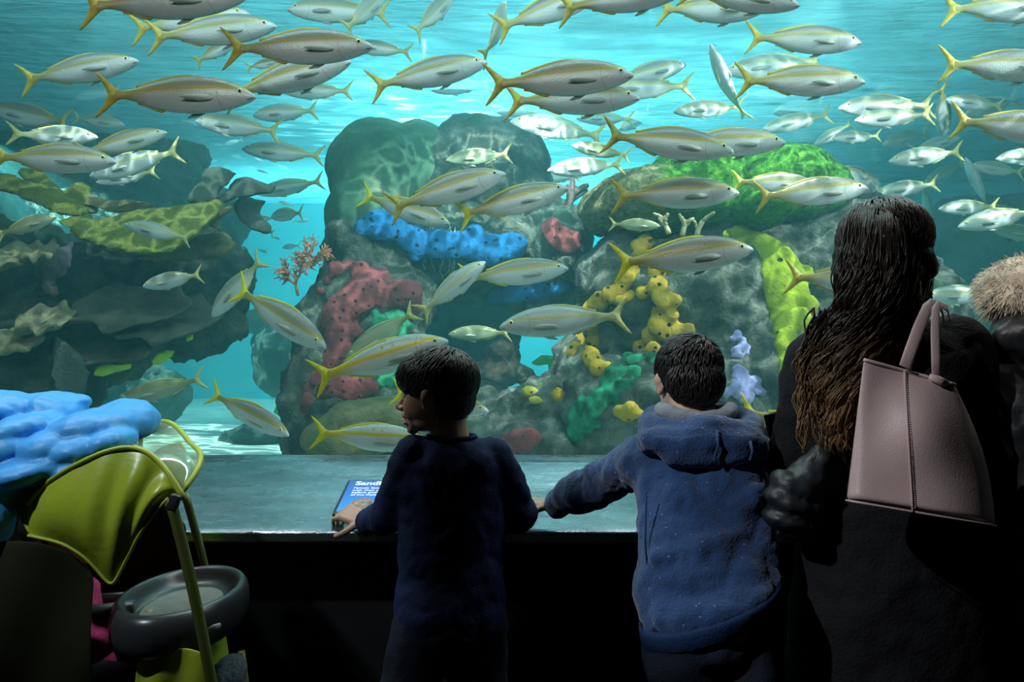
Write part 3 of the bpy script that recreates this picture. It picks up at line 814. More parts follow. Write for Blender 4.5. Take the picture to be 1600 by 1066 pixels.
def make_meshes(b):
    out = {}
    mb = MB(); R = []
    # resample the profile with a smooth curve
    def cr(p0, p1, p2, p3, t):
        return [0.5 * (2 * p1[i] + (p2[i] - p0[i]) * t + (2 * p0[i] - 5 * p1[i] + 4 * p2[i] - p3[i]) * t * t + (3 * p1[i] - p0[i] - 3 * p2[i] + p3[i]) * t ** 3) for i in range(4)]
    pr = []
    for i in range(len(PROF) - 1):
        for t in (0, .5):
            pr.append(cr(PROF[max(i - 1, 0)], PROF[i], PROF[i + 1], PROF[min(i + 2, len(PROF) - 1)], t))
    pr.append(PROF[-1])
    n = 20
    for x, zt, zb, hw in pr:
        zc = (zt + zb) / 2; hz = (zt - zb) / 2
        r = []
        for k in range(n):
            a = 2 * pi * k / n
            ca, sa = cos(a), sin(a)
            ca2 = math.copysign(abs(ca) ** 0.9, ca)
            r.append(V((x, bend_y(x, b) + hw * ca2, zc + hz * sa)))
        R.append(r)
    mb.rings(R); out['body'] = mb.mesh('fish_body')
    def fin(outline, y0=0.0, th=0.004):
        """thin lens-like fin from an outline in the x-z plane"""
        mb = MB(); n = len(outline)
        cx = sum(p[0] for p in outline) / n; cz = sum(p[1] for p in outline) / n
        L = [V((x, y0 + bend_y(x, b) + th, z)) for x, z in outline]
        Rr = [V((x, y0 + bend_y(x, b) - th, z)) for x, z in outline]
        mb.add(L + Rr, [tuple(range(n)), tuple(range(2 * n - 1, n - 1, -1))] + [(i, n + i, n + (i + 1) % n, (i + 1) % n) for i in range(n)])
        me = mb.mesh('fish_fin')
        bm = bmesh.new(); bm.from_mesh(me); bmesh.ops.triangulate(bm, faces=bm.faces); bm.to_mesh(me); bm.free()
        return me
    out['tail'] = fin([(-.33, .022), (-.37, .036), (-.405, .066), (-.445, .104), (-.485, .135), (-.505, .146), (-.490, .118), (-.462, .078), (-.438, .040), (-.425, .006), (-.424, -.004), (-.438, -.040), (-.462, -.080), (-.490, -.120), (-.505, -.148), (-.485, -.138), (-.445, -.106), (-.405, -.068), (-.37, -.038), (-.33, -.024)])
    out['dorsal'] = fin([(.19, .112), (.15, .126), (.08, .131), (0, .126), (-.08, .110), (-.16, .088), (-.22, .066), (-.25, .062), (-.25, .040), (-.16, .066), (-.06, .094), (.06, .112)], th=.003)
    out['anal'] = fin([(-.06, -.098), (-.09, -.114), (-.14, -.098), (-.20, -.070), (-.24, -.062), (-.24, -.044), (-.14, -.076)], th=.003)
    out['pelvic'] = fin([(.18, -.106), (.13, -.132), (.07, -.142), (.06, -.136), (.10, -.112)], y0=.018, th=.003)
    mb = MB()
    o_ = [(.245, -.030), (.22, -.016), (.16, -.010), (.09, -.020), (.05, -.036), (.10, -.046), (.18, -.050), (.235, -.044)]
    for s, key in ((1, 'pectoral_l'), (-1, 'pectoral_r')):
        mb = MB(); n_ = len(o_)
        f = lambda x: s * (.058 + (0.245 - x) * 0.16)
        L = [V((x, f(x) + bend_y(x, b) + .003, z)) for x, z in o_]; Rr = [V((x, f(x) + bend_y(x, b) - .003, z)) for x, z in o_]
        mb.add(L + Rr, [tuple(range(n_)), tuple(range(2 * n_ - 1, n_ - 1, -1))] + [(i, n_ + i, n_ + (i + 1) % n_, (i + 1) % n_) for i in range(n_)])
        out[key] = mb.mesh('fish_pectoral')
        mb = MB(); mb.ell((.408, s * .034 + bend_y(.408, b), .020), (.018, .009, .018), None, 14, 8); out['eye' + key[-2:]] = mb.mesh('fish_eye')
        mb = MB(); mb.ell((.408, s * .0405 + bend_y(.408, b), .020), (.0095, .0055, .0095), None, 12, 8); out['pupil' + key[-2:]] = mb.mesh('fish_pupil')
        mb = MB(); mb.tube([(.489, s * .010, -.014), (.470, s * .022, -.024), (.448, s * .030, -.030)], [.002, .0026, .001], 5); out['mouth' + key[-2:]] = mb.mesh('fish_mouth')
    for k, me in out.items():
        for p in me.polygons: p.use_smooth = True
    return out
MESHES = {b: make_meshes(b) for b in (0.0, 0.32, -0.32, 0.7, -0.7)}
PARTS = [('tail_fin', 'tail'), ('dorsal_fin', 'dorsal'), ('anal_fin', 'anal'), ('pelvic_fin', 'pelvic'), ('pectoral_fin', 'pectoral_l'), ('pectoral_fin', 'pectoral_r'), ('eye', 'eye_l'), ('eye', 'eye_r'), ('mouth', 'mouth_l'), ('mouth', 'mouth_r')]
SKIN = {'g': (GREY, FIN_Y), 'w': (WARM, FIN_Y), 'p': (PALE, FIN_D), 'y': (GOLD, FIN_L), 'o': (OLIVE, FIN_D), 'l': (WARM, FIN_L)}
_mcache = {}
def mesh_with(me, m):
    k = (me.name, m.name)
    if k not in _mcache:
        c = me.copy(); c.materials.clear(); c.materials.append(m); _mcache[k] = c
    return _mcache[k]
_proto = {}
def prototype(skin, b, full):
    """one fish of each kind with all its parts; the first use keeps it, later ones copy it"""
    k = (skin, b, full)
    if k in _proto: return _proto[k], False
    body, fin = SKIN[skin]; M = MESHES[b]
    root = bpy.data.objects.new('yellowtail_fish', mesh_with(M['body'], body)); COL.objects.link(root)
    for nm, key in PARTS:
        if not full and key.split('_')[0] in ('mouth', 'pelvic'): continue
        m = EYE_R if nm == 'eye' else (EYE_P if nm == 'mouth' else (FIN_C if nm in ('pectoral_fin', 'pelvic_fin') else fin))
        c = bpy.data.objects.new(nm, mesh_with(M[key], m)); COL.objects.link(c); c.parent = root
        if nm == 'eye':
            q = bpy.data.objects.new('pupil', mesh_with(M['pupil' + key[-2:]], EYE_P)); COL.objects.link(q); q.parent = c
    _proto[k] = root
    return root, True
def copy_tree(o, parent=None):
    c = o.copy(); COL.objects.link(c); c.parent = parent
    for ch in o.children: copy_tree(ch, c)
    return c
YMIN, YMAX = 3.05, 10.9
FISHES = []
def fish(nx, ny, tx, ty, label, skin='w', phi=0, L=0.60, Y=None, b=0.0, roll=0, group='shoal of yellowtail fish', fat=1.0):
    """a fish whose nose and tail fall at these points of the view; phi: degrees its nose points away from the viewer"""
    lp = math.hypot(nx - tx, ny - ty)
    if phi and abs(phi) > 89: phi = 88
    Y0 = FPX * L * cos(radians(phi)) / max(lp, 1)
    if Y is not None: Y0 = Y
    Y0 = min(max(Y0, YMIN), YMAX)
    L = lp * Y0 / FPX / cos(radians(phi))
    dy = .5 * L * sin(radians(phi))
    N = P(nx, ny, Y0 + dy); T = P(tx, ty, Y0 - dy)
    ax = (N - T); Ln = ax.length; ax.normalize()
    up = V((0, 0, 1)); up = (up - ax * up.dot(ax))
    if up.length < 0.25: up = V((0, -1, 0)) - ax * (-ax.y)
    up.normalize()
    up = Quaternion(ax, radians(roll)) @ up
    yv = up.cross(ax)
    root, new = prototype(skin, b, lp > 55)
    o = root if new else copy_tree(root)
    R3 = Matrix((ax, yv, up)).transposed()
    c = (N + T) / 2
    S = Matrix.Diagonal((Ln, Ln * fat, Ln * fat, 1))
    o.matrix_basis = Matrix.Translation(c) @ R3.to_4x4() @ S
    tag(o, label, 'fish', group)
    FISHES.append(o)
    return o

F = fish
# --- the nearest fish, uppermost band, from the stroller's side across
F(385, -6, 120, 10, 'dark grey fish cut by the upper frame edge, above two overlapping fish', 'g', 8)
F(433, 40, 228, 58, 'grey fish half hidden under the frame-cut fish, yellow tail drooping', 'g', 6, Y=3.7)
F(390, 20, 202, 46, 'fish of which mainly one yellow tail lobe shows under the frame-cut fish', 'g', 5, Y=4.0)
F(583, 72, 346, 76, 'grey fish with olive tail overlapping the paler fish below it', 'g', 5)
F(548, 95, 345, 150, 'pale yellow-lined fish angled upward under the olive-tailed grey fish', 'w', 10, Y=3.5)
F(217, 94, 28, 126, 'lone grey fish with bright orange-yellow tail, nearest the tank corner', 'g', 5)
F(400, 150, 150, 148, 'biggest, fully visible silver fish with olive stripe, over the stroller', 'w', 3)
F(237, 106, 262, 90, 'small blue grey fish seen almost head-on above the biggest silver fish', 'p', 62, L=.5, fat=1.0)
F(-20, 168, 120, 196, 'dim grey fish at the frame edge swimming out of the picture, over the elkhorn coral', 'g', 0, Y=5.6, b=.32)
F(152, 213, 20, 212, 'greenish fish with curved yellow tail behind the two bright ones over the elkhorn coral', 'p', 0, Y=4.8, b=-.32)
F(261, 206, 120, 240, 'olive-backed fish overlapping the bright white-bellied fish above the elkhorn coral', 'w', 12, Y=4.3)
F(182, 252, -18, 244, 'bright white-bellied fish at the frame edge just above the elkhorn coral', 'w', 3)
F(140, 275, 285, 234, 'fish hidden behind the olive-backed fish, its forked tail pointing to the gap', 'p', 0, Y=4.9)
F(150, 285, 248, 266, 'small pale fish behind the white-bellied fish, above the elkhorn blades', 'p', 0, Y=5.4)
F(195, 195, 112, 183, 'small greenish fish just below the biggest silver fish', 'p', 0, Y=6.2)
F(240, 168, 266, 182, 'tiny fish with a bright yellow tail under the biggest silver fish', 'w', 55, L=.35)
F(182, 158, 197, 150, 'tiny far fish with yellow tail tucked under the biggest silver fish', 'p', 40, L=.2)
F(305, 188, 440, 206, 'pale fish swimming leftward beneath the biggest silver fish', 'p', 5)
F(330, 196, 282, 188, 'far fish showing a small yellow tail before the pale fish under the biggest one', 'p', 20, Y=8.0)
F(395, 180, 498, 172, 'small round grey fish in the bright water over the reef gap', 'p', 0, Y=6.0, fat=1.15)
F(378, 232, 508, 244, 'pale fish swimming leftward just before the smooth green boulder', 'p', 0, fat=.95)
F(400, 302, 507, 282, 'pale blue fish in the gap, beside the smooth green boulder edge', 'p', 0, Y=6.6)
F(118, 152, 190, 140, 'dim blue fish far behind the biggest silver fish', 'p', 0, Y=6.9)
F(372, 62, 303, 98, 'grey fish angled upward behind the fish with the olive tail', 'g', 30, Y=4.6)
F(440, 95, 384, 106, 'grey fish whose tail hangs below the olive-tailed grey fish', 'g', 30, Y=5.0)
F(448, 14, 612, 20, 'pale fish swimming leftward at the upper frame edge, above the olive-tailed fish', 'p', 0, Y=4.7)
F(600, -8, 538, 48, 'short pale fish rising steeply through the upper frame edge', 'p', 40, Y=4.2)
F(708, -8, 646, 54, 'pale fish rising steeply at the upper frame edge over the domed boulder', 'p', 30, Y=4.6)
F(545, 70, 645, 82, 'pale fish mostly behind the olive-tailed grey fish, only its rear and tail clear', 'p', 0, Y=4.9)
F(663, 62, 661, 98, 'thin dim far fish seen end-on beneath the steeply rising fish', 'p', 60, L=.45, fat=.8)
F(762, 96, 575, 136, 'dark-backed fish angled upward in front of the sparkling water surface', 'g', 6)
F(440, 142, 552, 142, 'blue fish behind the yellow-lined fish and the biggest silver fish', 'p', 0, Y=5.6)
F(540, 132, 602, 134, 'small dim fish behind the dark-backed fish tail', 'p', 0, Y=7.5)
F(673, 140, 768, 130, 'small grey fish under the dark-backed fish, before the sparkling surface', 'p', 0, Y=6.4, fat=1.1)
F(788, 2, 768, 92, 'fish standing on its tail in the upper middle, seen from its side', 'p', 35, Y=4.2, b=.32)
F(940, -14, 772, 46, 'grey fish cut by the upper frame edge, its yellow tail over the standing fish', 'g', 5, Y=4.0)
F(1080, -22, 868, 14, 'grey fish almost out of the upper frame, long tail lobe hanging down', 'g', 2, Y=3.4)
F(1196, 14, 1024, 14, 'grey fish at the upper frame edge overlapped by a darker nose, above the upright fish', 'g', 3, Y=3.9, fat=1.1)
F(1250, 8, 1060, -18, 'darker grey fish at the upper frame edge, nose over the upright fish', 'g', 0, Y=3.4)
F(990, 116, 756, 132, 'large silver fish with yellow tail and raised pectoral fin, over the domed boulder', 'w', 3)
F(1000, 152, 786, 158, 'grey fish directly under the large silver fish, nearly its copy', 'g', 3, Y=3.6)
F(1072, 100, 950, 130, 'pale fish behind the nose of the large silver fish', 'p', 10, Y=4.9)
F(930, 140, 1085, 134, 'pale fish showing only its rear and forked tail past the large silver fish nose', 'p', 0, Y=4.9)
F(1111, 68, 1156, 196, 'pale fish standing upright belly toward the glass, beside the large silver fish', 'p', -22, L=.58, b=0.32, roll=62)
F(1352, 127, 1148, 126, 'silver fish with orange-yellow tail, over the far green moss mound', 'w', 2)
F(1347, 66, 1164, 58, 'grey fish in dusky water directly above the silver fish with orange-yellow tail', 'g', 2, Y=3.9)
F(1130, 112, 1288, 92, 'pale fish behind the silver fish with orange-yellow tail', 'p', 0, Y=5.4)
F(1052, 174, 1165, 166, 'pale fish with dark eye line swimming leftward under the upright fish', 'p', 0, Y=5.3)
F(798, 188, 946, 214, 'pale fish slanting over the domed boulder, nose up to the sparkling surface', 'p', 0, Y=5.6)
F(775, 175, 843, 176, 'dim fish touching the dome outline under the tail of the grey fish', 'p', 0, Y=7.0)
F(900, 184, 992, 186, 'dim pale fish in the bright water under the doubled silver fish', 'p', 0, Y=6.8)
F(966, 202, 1018, 172, 'small fish with a thin upright tail seen from its rear', 'p', -45, L=.5)
F(893, 226, 985, 246, 'dark grey green fish slanting behind the tail above the moss mound', 'o', 0, Y=5.2, b=.32)
F(1147, 236, 940, 210, 'large silver fish with peach tail swimming over the green moss mound', 'w', 2)
F(1228, 222, 1040, 224, 'brownish fish half hidden behind the fish with the peach tail', 'w', 0, Y=3.95)
F(855, 266, 977, 256, 'pale blue fish in the bright gap between the domed boulder and the moss', 'p', 0, Y=5.0)
F(838, 280, 908, 276, 'dim fish behind the dark branch coral', 'p', 0, Y=7.2)
F(697, 250, 800, 240, 'greenish fish resting before the grey domed boulder', 'o', 0, Y=5.3, fat=1.05)
F(790, 270, 604, 326, 'brown-backed fish with clear scale rows and yellow tail, in front of the smooth boulder', 'w', 6)
F(704, 350, 562, 303, 'fish heading downward across the blue sponge, its tail touching the brown-backed fish', 'l', 0, Y=4.3)
F(888, 293, 712, 338, 'greenish silver fish with lemon tail, below the brown-backed fish', 'l', 6, Y=3.9)
F(1155, 300, 953, 306, 'silver fish with yellow edged tail, in front of the nearer green moss mound', 'w', 2)
F(1357, 293, 1178, 308, 'silver fish with its head just before the woman hair top', 'w', 2)
F(1275, 288, 1142, 284, 'fish hidden behind the silver fish near the woman hair top, tail between two moss mounds', 'l', 0, Y=4.3)
F(1177, 388, 955, 412, 'silver green fish spanning the yellow sponge columns, nose at the lime sponge', 'l', 4)
F(1032, 353, 951, 350, 'small greenish fish at the foot of the green moss, below the silver fish', 'o', 0, Y=4.6)
F(888, 418, 718, 436, 'silver fish with brown back and lemon tail, above the dark cave', 'l', 4)
F(758, 408, 654, 492, 'white fish slanting upward, overlapped by the tail of the fish above the cave', 'p', 12, Y=4.2, b=0)
F(540, 560, 652, 484, 'dull green fish slanting downward behind the yellow striped fish', 'o', -10, Y=4.5)
F(700, 531, 486, 592, 'white fish with bold yellow stripe and yellow spotted back, above the first boy', 'y', 4)
F(668, 690, 485, 676, 'yellow striped fish low at the ledge, its nose behind the first boy', 'y', 0, Y=3.5)
F(510, 543, 366, 448, 'silver fish diving toward the yellow striped fish, upright yellow tail', 'l', -18)
F(331, 494, 412, 402, 'greenish fish diving behind the tail of the silver diving fish', 'p', 12, Y=4.5, fat=1.1)
F(452, 680, 326, 612, 'silver fish diving over the bright sand patch', 'l', -12, Y=4.1)
F(183, 626, 322, 590, 'dim olive fish gliding low over the sand, above the stroller canopy', 'o', 0, Y=4.8, fat=.9)
F(223, 447, 317, 428, 'small pale green fish before the dark outcrop under the elkhorn', 'p', 0, Y=4.7, fat=1.1)
F(193, 350, 300, 374, 'pale oval fish crossing the olive elkhorn coral', 'p', -12, Y=4.5)
F(88, 338, -8, 368, 'greenish fish at the frame edge below the elkhorn coral', 'o', 10, Y=4.6, fat=1.1)
F(780, 510, 984, 492, 'pale silver fish swimming leftward past the yellow sponge column over the cave', 'p', 0, b=0)
F(764, 642, 610, 612, 'fish of which only the yellow-lined head shows behind the first boy hair', 'l', 0, Y=3.9)
F(700, 522, 800, 520, 'dark shadowed fish inside the cave mouth behind the silver fish', 'o', 0, Y=5.3)
F(1340, 690, 1150, 640, 'fish mostly behind the hooded boy and the woman, one pale green tail lobe rising', 'l', 0, Y=3.6)
F(1420, 444, 1225, 432, 'fish with pale yellow tail swimming behind the woman hair, over the lime sponge', 'w', 0, Y=3.6)
# --- the shoal at the woman's side
S2 = 'shoal swimming at the side of the fur hood'
def G(*a, **k): k.setdefault('group', S2); return fish(*a, **k)
G(1670, 106, 1466, 100, 'grey fish with big golden tail leaving the frame at mid height of the dusky water', 'g', 2)
G(1670, 10, 1468, 14, 'grey fish at the upper corner, only tail and rear in view', 'g', 0, Y=3.9)
G(1690, 208, 1484, 188, 'silver fish with golden tail leaving the frame just over the bright shoal', 'g', 2)
G(1367, 140, 1436, 140, 'white rounded fish alone above the shoal, tail touching a golden tail tip', 'p', -28, L=.5, fat=1.1)
G(1310, 168, 1462, 164, 'pale fish with yellow edge, uppermost of two stacked leftward swimmers', 'p', 0, Y=4.8)
G(1335, 188, 1460, 178, 'pale fish with white cheek, lower of two stacked leftward swimmers', 'p', 0, Y=4.6)
G(1208, 176, 1290, 164, 'white fish with yellow back under the silver fish with orange-yellow tail', 'p', -20, L=.5, fat=1.1)
G(1379, 226, 1452, 208, 'yellow-topped white fish in the thick of the shoal', 'p', -22, L=.5, fat=1.15)
G(1388, 252, 1506, 236, 'pale long fish with raised forked tail under the yellow-topped white fish', 'p', 0, Y=4.9)
G(1300, 216, 1378, 212, 'pale fish behind the lower of the stacked swimmers', 'p', 0, Y=5.6)
G(1190, 202, 1300, 178, 'dim pale fish over the far moss mound behind the brownish fish', 'p', 0, Y=5.8)
G(1276, 222, 1222, 200, 'grey fish turning away, curved yellow tail over the far moss mound', 'g', 40, L=.5)
G(1272, 226, 1332, 192, 'dim fish over the peak of the far moss mound', 'p', 0, Y=6.0)
G(1476, 212, 1470, 132, 'fish diving steeply away, yellow tail upright above it', 'w', 50, L=.55, roll=40)
G(1476, 155, 1570, 166, 'pale fish behind the diving fish with upright tail', 'p', 0, Y=5.4)
G(1508, 178, 1592, 152, 'white fish with yellow upright tail at the frame edge of the shoal', 'p', -20, L=.5, fat=1.1)
G(1438, 156, 1480, 122, 'white fish half hidden by the golden tail', 'p', -35, L=.45)
G(1376, 288, 1296, 258, 'olive fish turning away just above the woman hair, broad yellow tail', 'g', 30, L=.5)
G(1368, 302, 1468, 286, 'pale fish right behind the crown of the woman', 'p', 0, Y=5.4)
G(1443, 288, 1508, 254, 'pale fish with yellow tail near the fish standing upright', 'p', -20, L=.5)
G(1508, 246, 1546, 332, 'grey fish hanging nearly upright beside the frame edge', 'g', -20, L=.48, roll=50, fat=1.1)
G(1455, 344, 1440, 286, 'pale fish diving, its yellow tail up over the woman shoulder side', 'p', 30, L=.45, roll=30)
G(1496, 354, 1625, 328, 'large pale fish lowest of the shoal at the frame edge', 'p', 0, Y=4.5)
G(1466, 326, 1562, 322, 'dim fish behind the large pale fish lowest of the shoal', 'p', 0, Y=5.2)
G(1555, 248, 1655, 240, 'white fish leaving the frame level with the upright fish', 'p', 0, Y=4.9)
G(1577, 56, 1630, 26, 'white fish nose pointing down at the upper frame corner', 'p', -25, L=.45)
G(1515, 258, 1602, 270, 'dim greenish fish behind the upright fish', 'p', 0, Y=6.0)
G(1444, 462, 1568, 460, 'pale fish with yellow tail line between the woman and the fur hood', 'p', 0, Y=4.5)
G(1438, 450, 1484, 428, 'pale fish with thin upright tail emerging behind the woman hair', 'p', -25, L=.45)
G(1548, 486, 1494, 502, 'pale fish low behind the woman shoulder', 'p', 20, L=.4)
G(1232, 152, 1162, 146, 'dim fish under the tail of the silver fish with orange-yellow tail', 'p', 0, Y=6.8)
G(1362, 128, 1306, 112, 'pale blue fish peeping past the nose of the silver fish with orange-yellow tail', 'p', 0, Y=6.4)
G(1372, 258, 1364, 214, 'grey fish in the shoal seen end-on', 'g', 45, L=.45, roll=60)
G(1550, 358, 1650, 372, 'dim fish under the large pale fish at the frame edge', 'o', 0, Y=6.0)
G(1500, 215, 1420, 236, 'dim fish just under the diving fish', 'p', 0, Y=6.2)
G(1600, 338, 1520, 322, 'dim grey fish behind the tail of the upright fish', 'g', 0, Y=5.8)
# --- small ones far off in the gap of the reef
S3 = 'small far fish in the gap of the reef'
F(424, 338, 474, 332, 'fish turning away in the reef gap, curved yellow tail', 'p', 40, Y=6.4, group=S3, fat=1.2)
F(400, 345, 428, 366, 'fish in the reef gap with a yellow tail hanging down', 'p', 40, Y=7.0, group=S3)
F(385, 345, 432, 340, 'grey fish in the reef gap below the elkhorn blade', 'g', 0, Y=7.5, group=S3)
F(1018, 8, 1018, 54, 'little white fish hanging vertically near the upper frame edge', 'p', -55, L=.4, fat=.7)
F(24, 36, 33, 55, 'tiny white fish alone in the dusky upper corner', 'p', 45, L=.2, fat=.6)
rnd = random.Random(11)
for x, y in [(338, 226), (352, 232), (322, 240), (372, 246), (330, 254), (388, 262), (348, 262), (410, 268), (405, 250), (440, 262), (425, 300), (448, 318), (395, 322), (470, 345), (432, 372), (455, 385), (410, 392), (486, 372), (398, 236), (365, 222)]:
    l = rnd.uniform(14, 30); a = rnd.uniform(-25, 25); s = rnd.choice((-1, 1))
    F(x + s * l * .5, y + l * .5 * sin(radians(a)), x - s * l * .5, y - l * .5 * sin(radians(a)), 'tiny pale fish far off in the bright gap beside the smooth green boulder', rnd.choice('pppw'), rnd.uniform(-35, 35), Y=rnd.uniform(9.0, 10.6), group='tiny far fish in the bright gap')
# ================================================================ visitors
def frame(fwd, up=(0, 0, 1)):
    f = V(fwd).normalized(); u = V(up); u = (u - f * u.dot(f)).normalized(); r = f.cross(u)
    return Matrix((r, f, u)).transposed()      # columns: side, forward, up

def head(mb, C, R, H, mouth=0.0):
    """a head of height H whose chin level is at C; R columns side, forward, up"""
    T = lambda p: V(C) + R @ (V(p) * H)
    E = lambda c, r, q=None: mb.ell(T(c), [x * H for x in r], R if q is None else R @ q, 20, 14)
    E((0, -.05, .62), (.325, .42, .36)); E((0, .10, .44), (.27, .27, .34)); E((0, .15, .20), (.20, .20, .15))
    E((0, .285, .075), (.085, .07, .065)); E((0, .31, .555), (.20, .075, .05)); E((0, .27, .68), (.22, .11, .14))
    mb.caps(T((0, .335, .50)), T((0, .455, .345)), .035 * H, .05 * H)
    for s in (-1, 1):
        E((s * .045, .40, .325), (.042, .05, .034)); E((s * .15, .24, .37), (.11, .10, .12)); E((s * .20, .05, .20), (.06, .16, .12)); E((s * .215, .09, .42), (.085, .20, .24)); E((s * .18, .20, .33), (.085, .13, .16))
        q = Matrix.Rotation(s * -0.35, 3, 'Z') @ Matrix.Rotation(-0.15, 3, 'X')
        E((s * .345, -.03, .46), (.028, .085, .125), q); E((s * .362, -.05, .50), (.03, .075, .075), q); E((s * .335, .0, .365), (.03, .04, .05), q)
    E((0, .365, .235), (.09, .055, .030)); E((0, .352, .175 - mouth), (.08, .055, .030))

def eyes(parent, C, R, H, m_w, m_i):
    for s in (-1, 1):
        mb = MB(); mb.ell(V(C) + R @ (V((s * .125, .305, .492)) * H), .058 * H, None, 14, 10); o = mb.build('eye', m_w, parent)
        mb = MB(); mb.ell(V(C) + R @ (V((s * .125, .340, .492)) * H), .034 * H, None, 12, 8); mb.build('iris', m_i, o)

def hand(mb, W, d, n, L, side, curl=(25, 35, 25), spread=6, thumb=45):
    """W wrist, d finger direction, n back-of-hand normal, L hand length; side +1: thumb on d x n side"""
    W = V(W); d = V(d).normalized(); n = V(n); n = (n - d * n.dot(d)).normalized(); s = d.cross(n) * side
    pl = L * .52; pw = L * .40
    for t in (-.36, -.12, .12, .36):
        mb.caps(W + d * .02 * L + s * t * pw * .75, W + d * pl + s * t * pw, L * .085, L * .078, 10)
    for i, (t, fl) in enumerate(((.38, .40), (.13, .45), (-.12, .42), (-.37, .33))):
        p = W + d * pl + s * t * pw
        a = Quaternion(n, radians(-spread * t * 2.4 * side)) @ d
        r = L * .052 * (1 if i < 3 else .88)
        ax = a.cross(n).normalized(); ang = 0
        for j, sl in enumerate((.46, .31, .25)):
            ang += curl[j] + i * 2
            v = Quaternion(ax, radians(-ang)) @ a
            q = p + v * sl * fl * L
            mb.caps(p, q, r, r * .9, 10); p = q; r *= .9
    p = W + d * L * .12 + s * pw * .45
    v = (d * cos(radians(thumb)) + s * sin(radians(thumb)) - n * .25).normalized()
    q = p + v * L * .24; mb.caps(p, q, L * .075, L * .062, 10)
    v = (v + d * .6 - n * .3).normalized(); mb.caps(q, q + v * L * .20, L * .058, L * .048, 10)

def limb(mb, pts, n=18):
    """(point, radius) chain as one rounded tapering limb"""
    for (p, r), (q, r2) in zip(pts, pts[1:]): mb.caps(p, q, r, r2, n)

def hair_cap(mb, C, R, H, lumps):
    T = lambda p: V(C) + R @ (V(p) * H)
    for c, r in lumps: mb.ell(T(c), [x * H for x in r], R, 20, 14)

def tufts(mb, C, R, H, n, zmin, seed, length, r, cx=(0, -.05, .62), rad=(.36, .46, .40), crown=(0, -.2, .98), ymax=1.0):
    """short locks combed away from the crown"""
    rnd = random.Random(seed); T = lambda p: V(C) + R @ (p * H); c = V(cx); cr = V(crown)
    k = 0
    while k < n:
        v = V((rnd.gauss(0, 1), rnd.gauss(0, 1), rnd.gauss(0, 1))).normalized()
        p = c + V((v.x * rad[0], v.y * rad[1], v.z * rad[2]))
        if p.z < zmin + max(0, p.y) * .35 or p.y > ymax: continue
        k += 1
        nrm = V((v.x / rad[0], v.y / rad[1], v.z / rad[2])).normalized()
        t = (p - cr); t = t - nrm * t.dot(nrm); t = t.normalized() if t.length > .02 else V((1, 0, 0))
        t = (t + V((rnd.uniform(-.35, .35), rnd.uniform(-.35, .35), rnd.uniform(-.2, .2)))).normalized()
        l = length * rnd.uniform(.6, 1.3); pts = []
        for i in range(5):
            f = i / 4
            q = p + t * l * (f - .35) 
            e = V(((q.x - c.x) / rad[0], (q.y - c.y) / rad[1], (q.z - c.z) / rad[2]))
            q = c + V((e.x * rad[0], e.y * rad[1], e.z * rad[2])) / max(e.length, .01) * (1.0 + .05 * sin(pi * f))
            pts.append(T(q))
        mb.tube(pts, [r * H * x for x in (.5, .9, 1, .8, .12)], 5)

def skin_mat(name, col):
    m, nt, b = mat(name)
    lo = tuple(c * .85 for c in col)
    nt.links.new(ramp(nt, noise(nt, 40, 4), [(0.3, lo), (0.7, col)]), b.inputs['Base Color'])
    b.inputs['Roughness'].default_value = 0.5
    b.inputs['Subsurface Weight'].default_value = 0.12; b.inputs['Subsurface Radius'].default_value = (0.01, 0.004, 0.002)
    return m
def hair_mat(name, root, tip=None, z0=0, z1=1, rough=0.38):
    m, nt, b = mat(name)
    tc = nt.nodes.new('ShaderNodeTexCoord')
    f = noise(nt, 60, 3, tc.outputs['Object'])
    col = ramp(nt, f, [(0.3, root), (0.8, tuple(c * 1.8 for c in root))])
    if tip:
        sx = nt.nodes.new('ShaderNodeSeparateXYZ'); nt.links.new(tc.outputs['Object'], sx.inputs[0])
        mr = nt.nodes.new('ShaderNodeMapRange'); nt.links.new(sx.outputs[2], mr.inputs['Value'])
        mr.inputs['From Min'].default_value = z0; mr.inputs['From Max'].default_value = z1
        col = mixc(nt, mr.outputs['Result'], col, tip)
    nt.links.new(col, b.inputs['Base Color'])
    b.inputs['Roughness'].default_value = rough
    b.inputs['Specular IOR Level'].default_value = 0.4
    bump(nt, noise(nt, 120, 3, tc.outputs['Object'], stretch=(1, 1, .15)), b, 0.4, 0.004)
    return m
def cloth_mat(name, col, rough=0.85, fine=220, bstr=0.35, amp=0.2, lint=None, spec=0.2, sheen=0.0):
    m, nt, b = mat(name)
    lo = tuple(c * (1 - amp) for c in col); hi = tuple(min(1, c * (1 + amp)) for c in col)
    c = ramp(nt, noise(nt, 7, 5), [(0.3, lo), (0.7, hi)])
    if lint:
        tc = nt.nodes.new('ShaderNodeTexCoord')
        vo = nt.nodes.new('ShaderNodeTexVoronoi'); vo.inputs['Scale'].default_value = 60
        nt.links.new(tc.outputs['Object'], vo.inputs['Vector'])
        c = mixc(nt, ramp(nt, vo.outputs['Distance'], [(0.06, (1, 1, 1)), (0.10, (0, 0, 0))]), c, lint)
    nt.links.new(c, b.inputs['Base Color'])
    b.inputs['Roughness'].default_value = rough; b.inputs['Specular IOR Level'].default_value = spec
    if sheen: b.inputs['Sheen Weight'].default_value = sheen
    h = math_node(nt, 'ADD', noise(nt, fine, 2), math_node(nt, 'MULTIPLY', noise(nt, 9, 4), 3.0))
    bump(nt, h, b, bstr, 0.006)
    return m

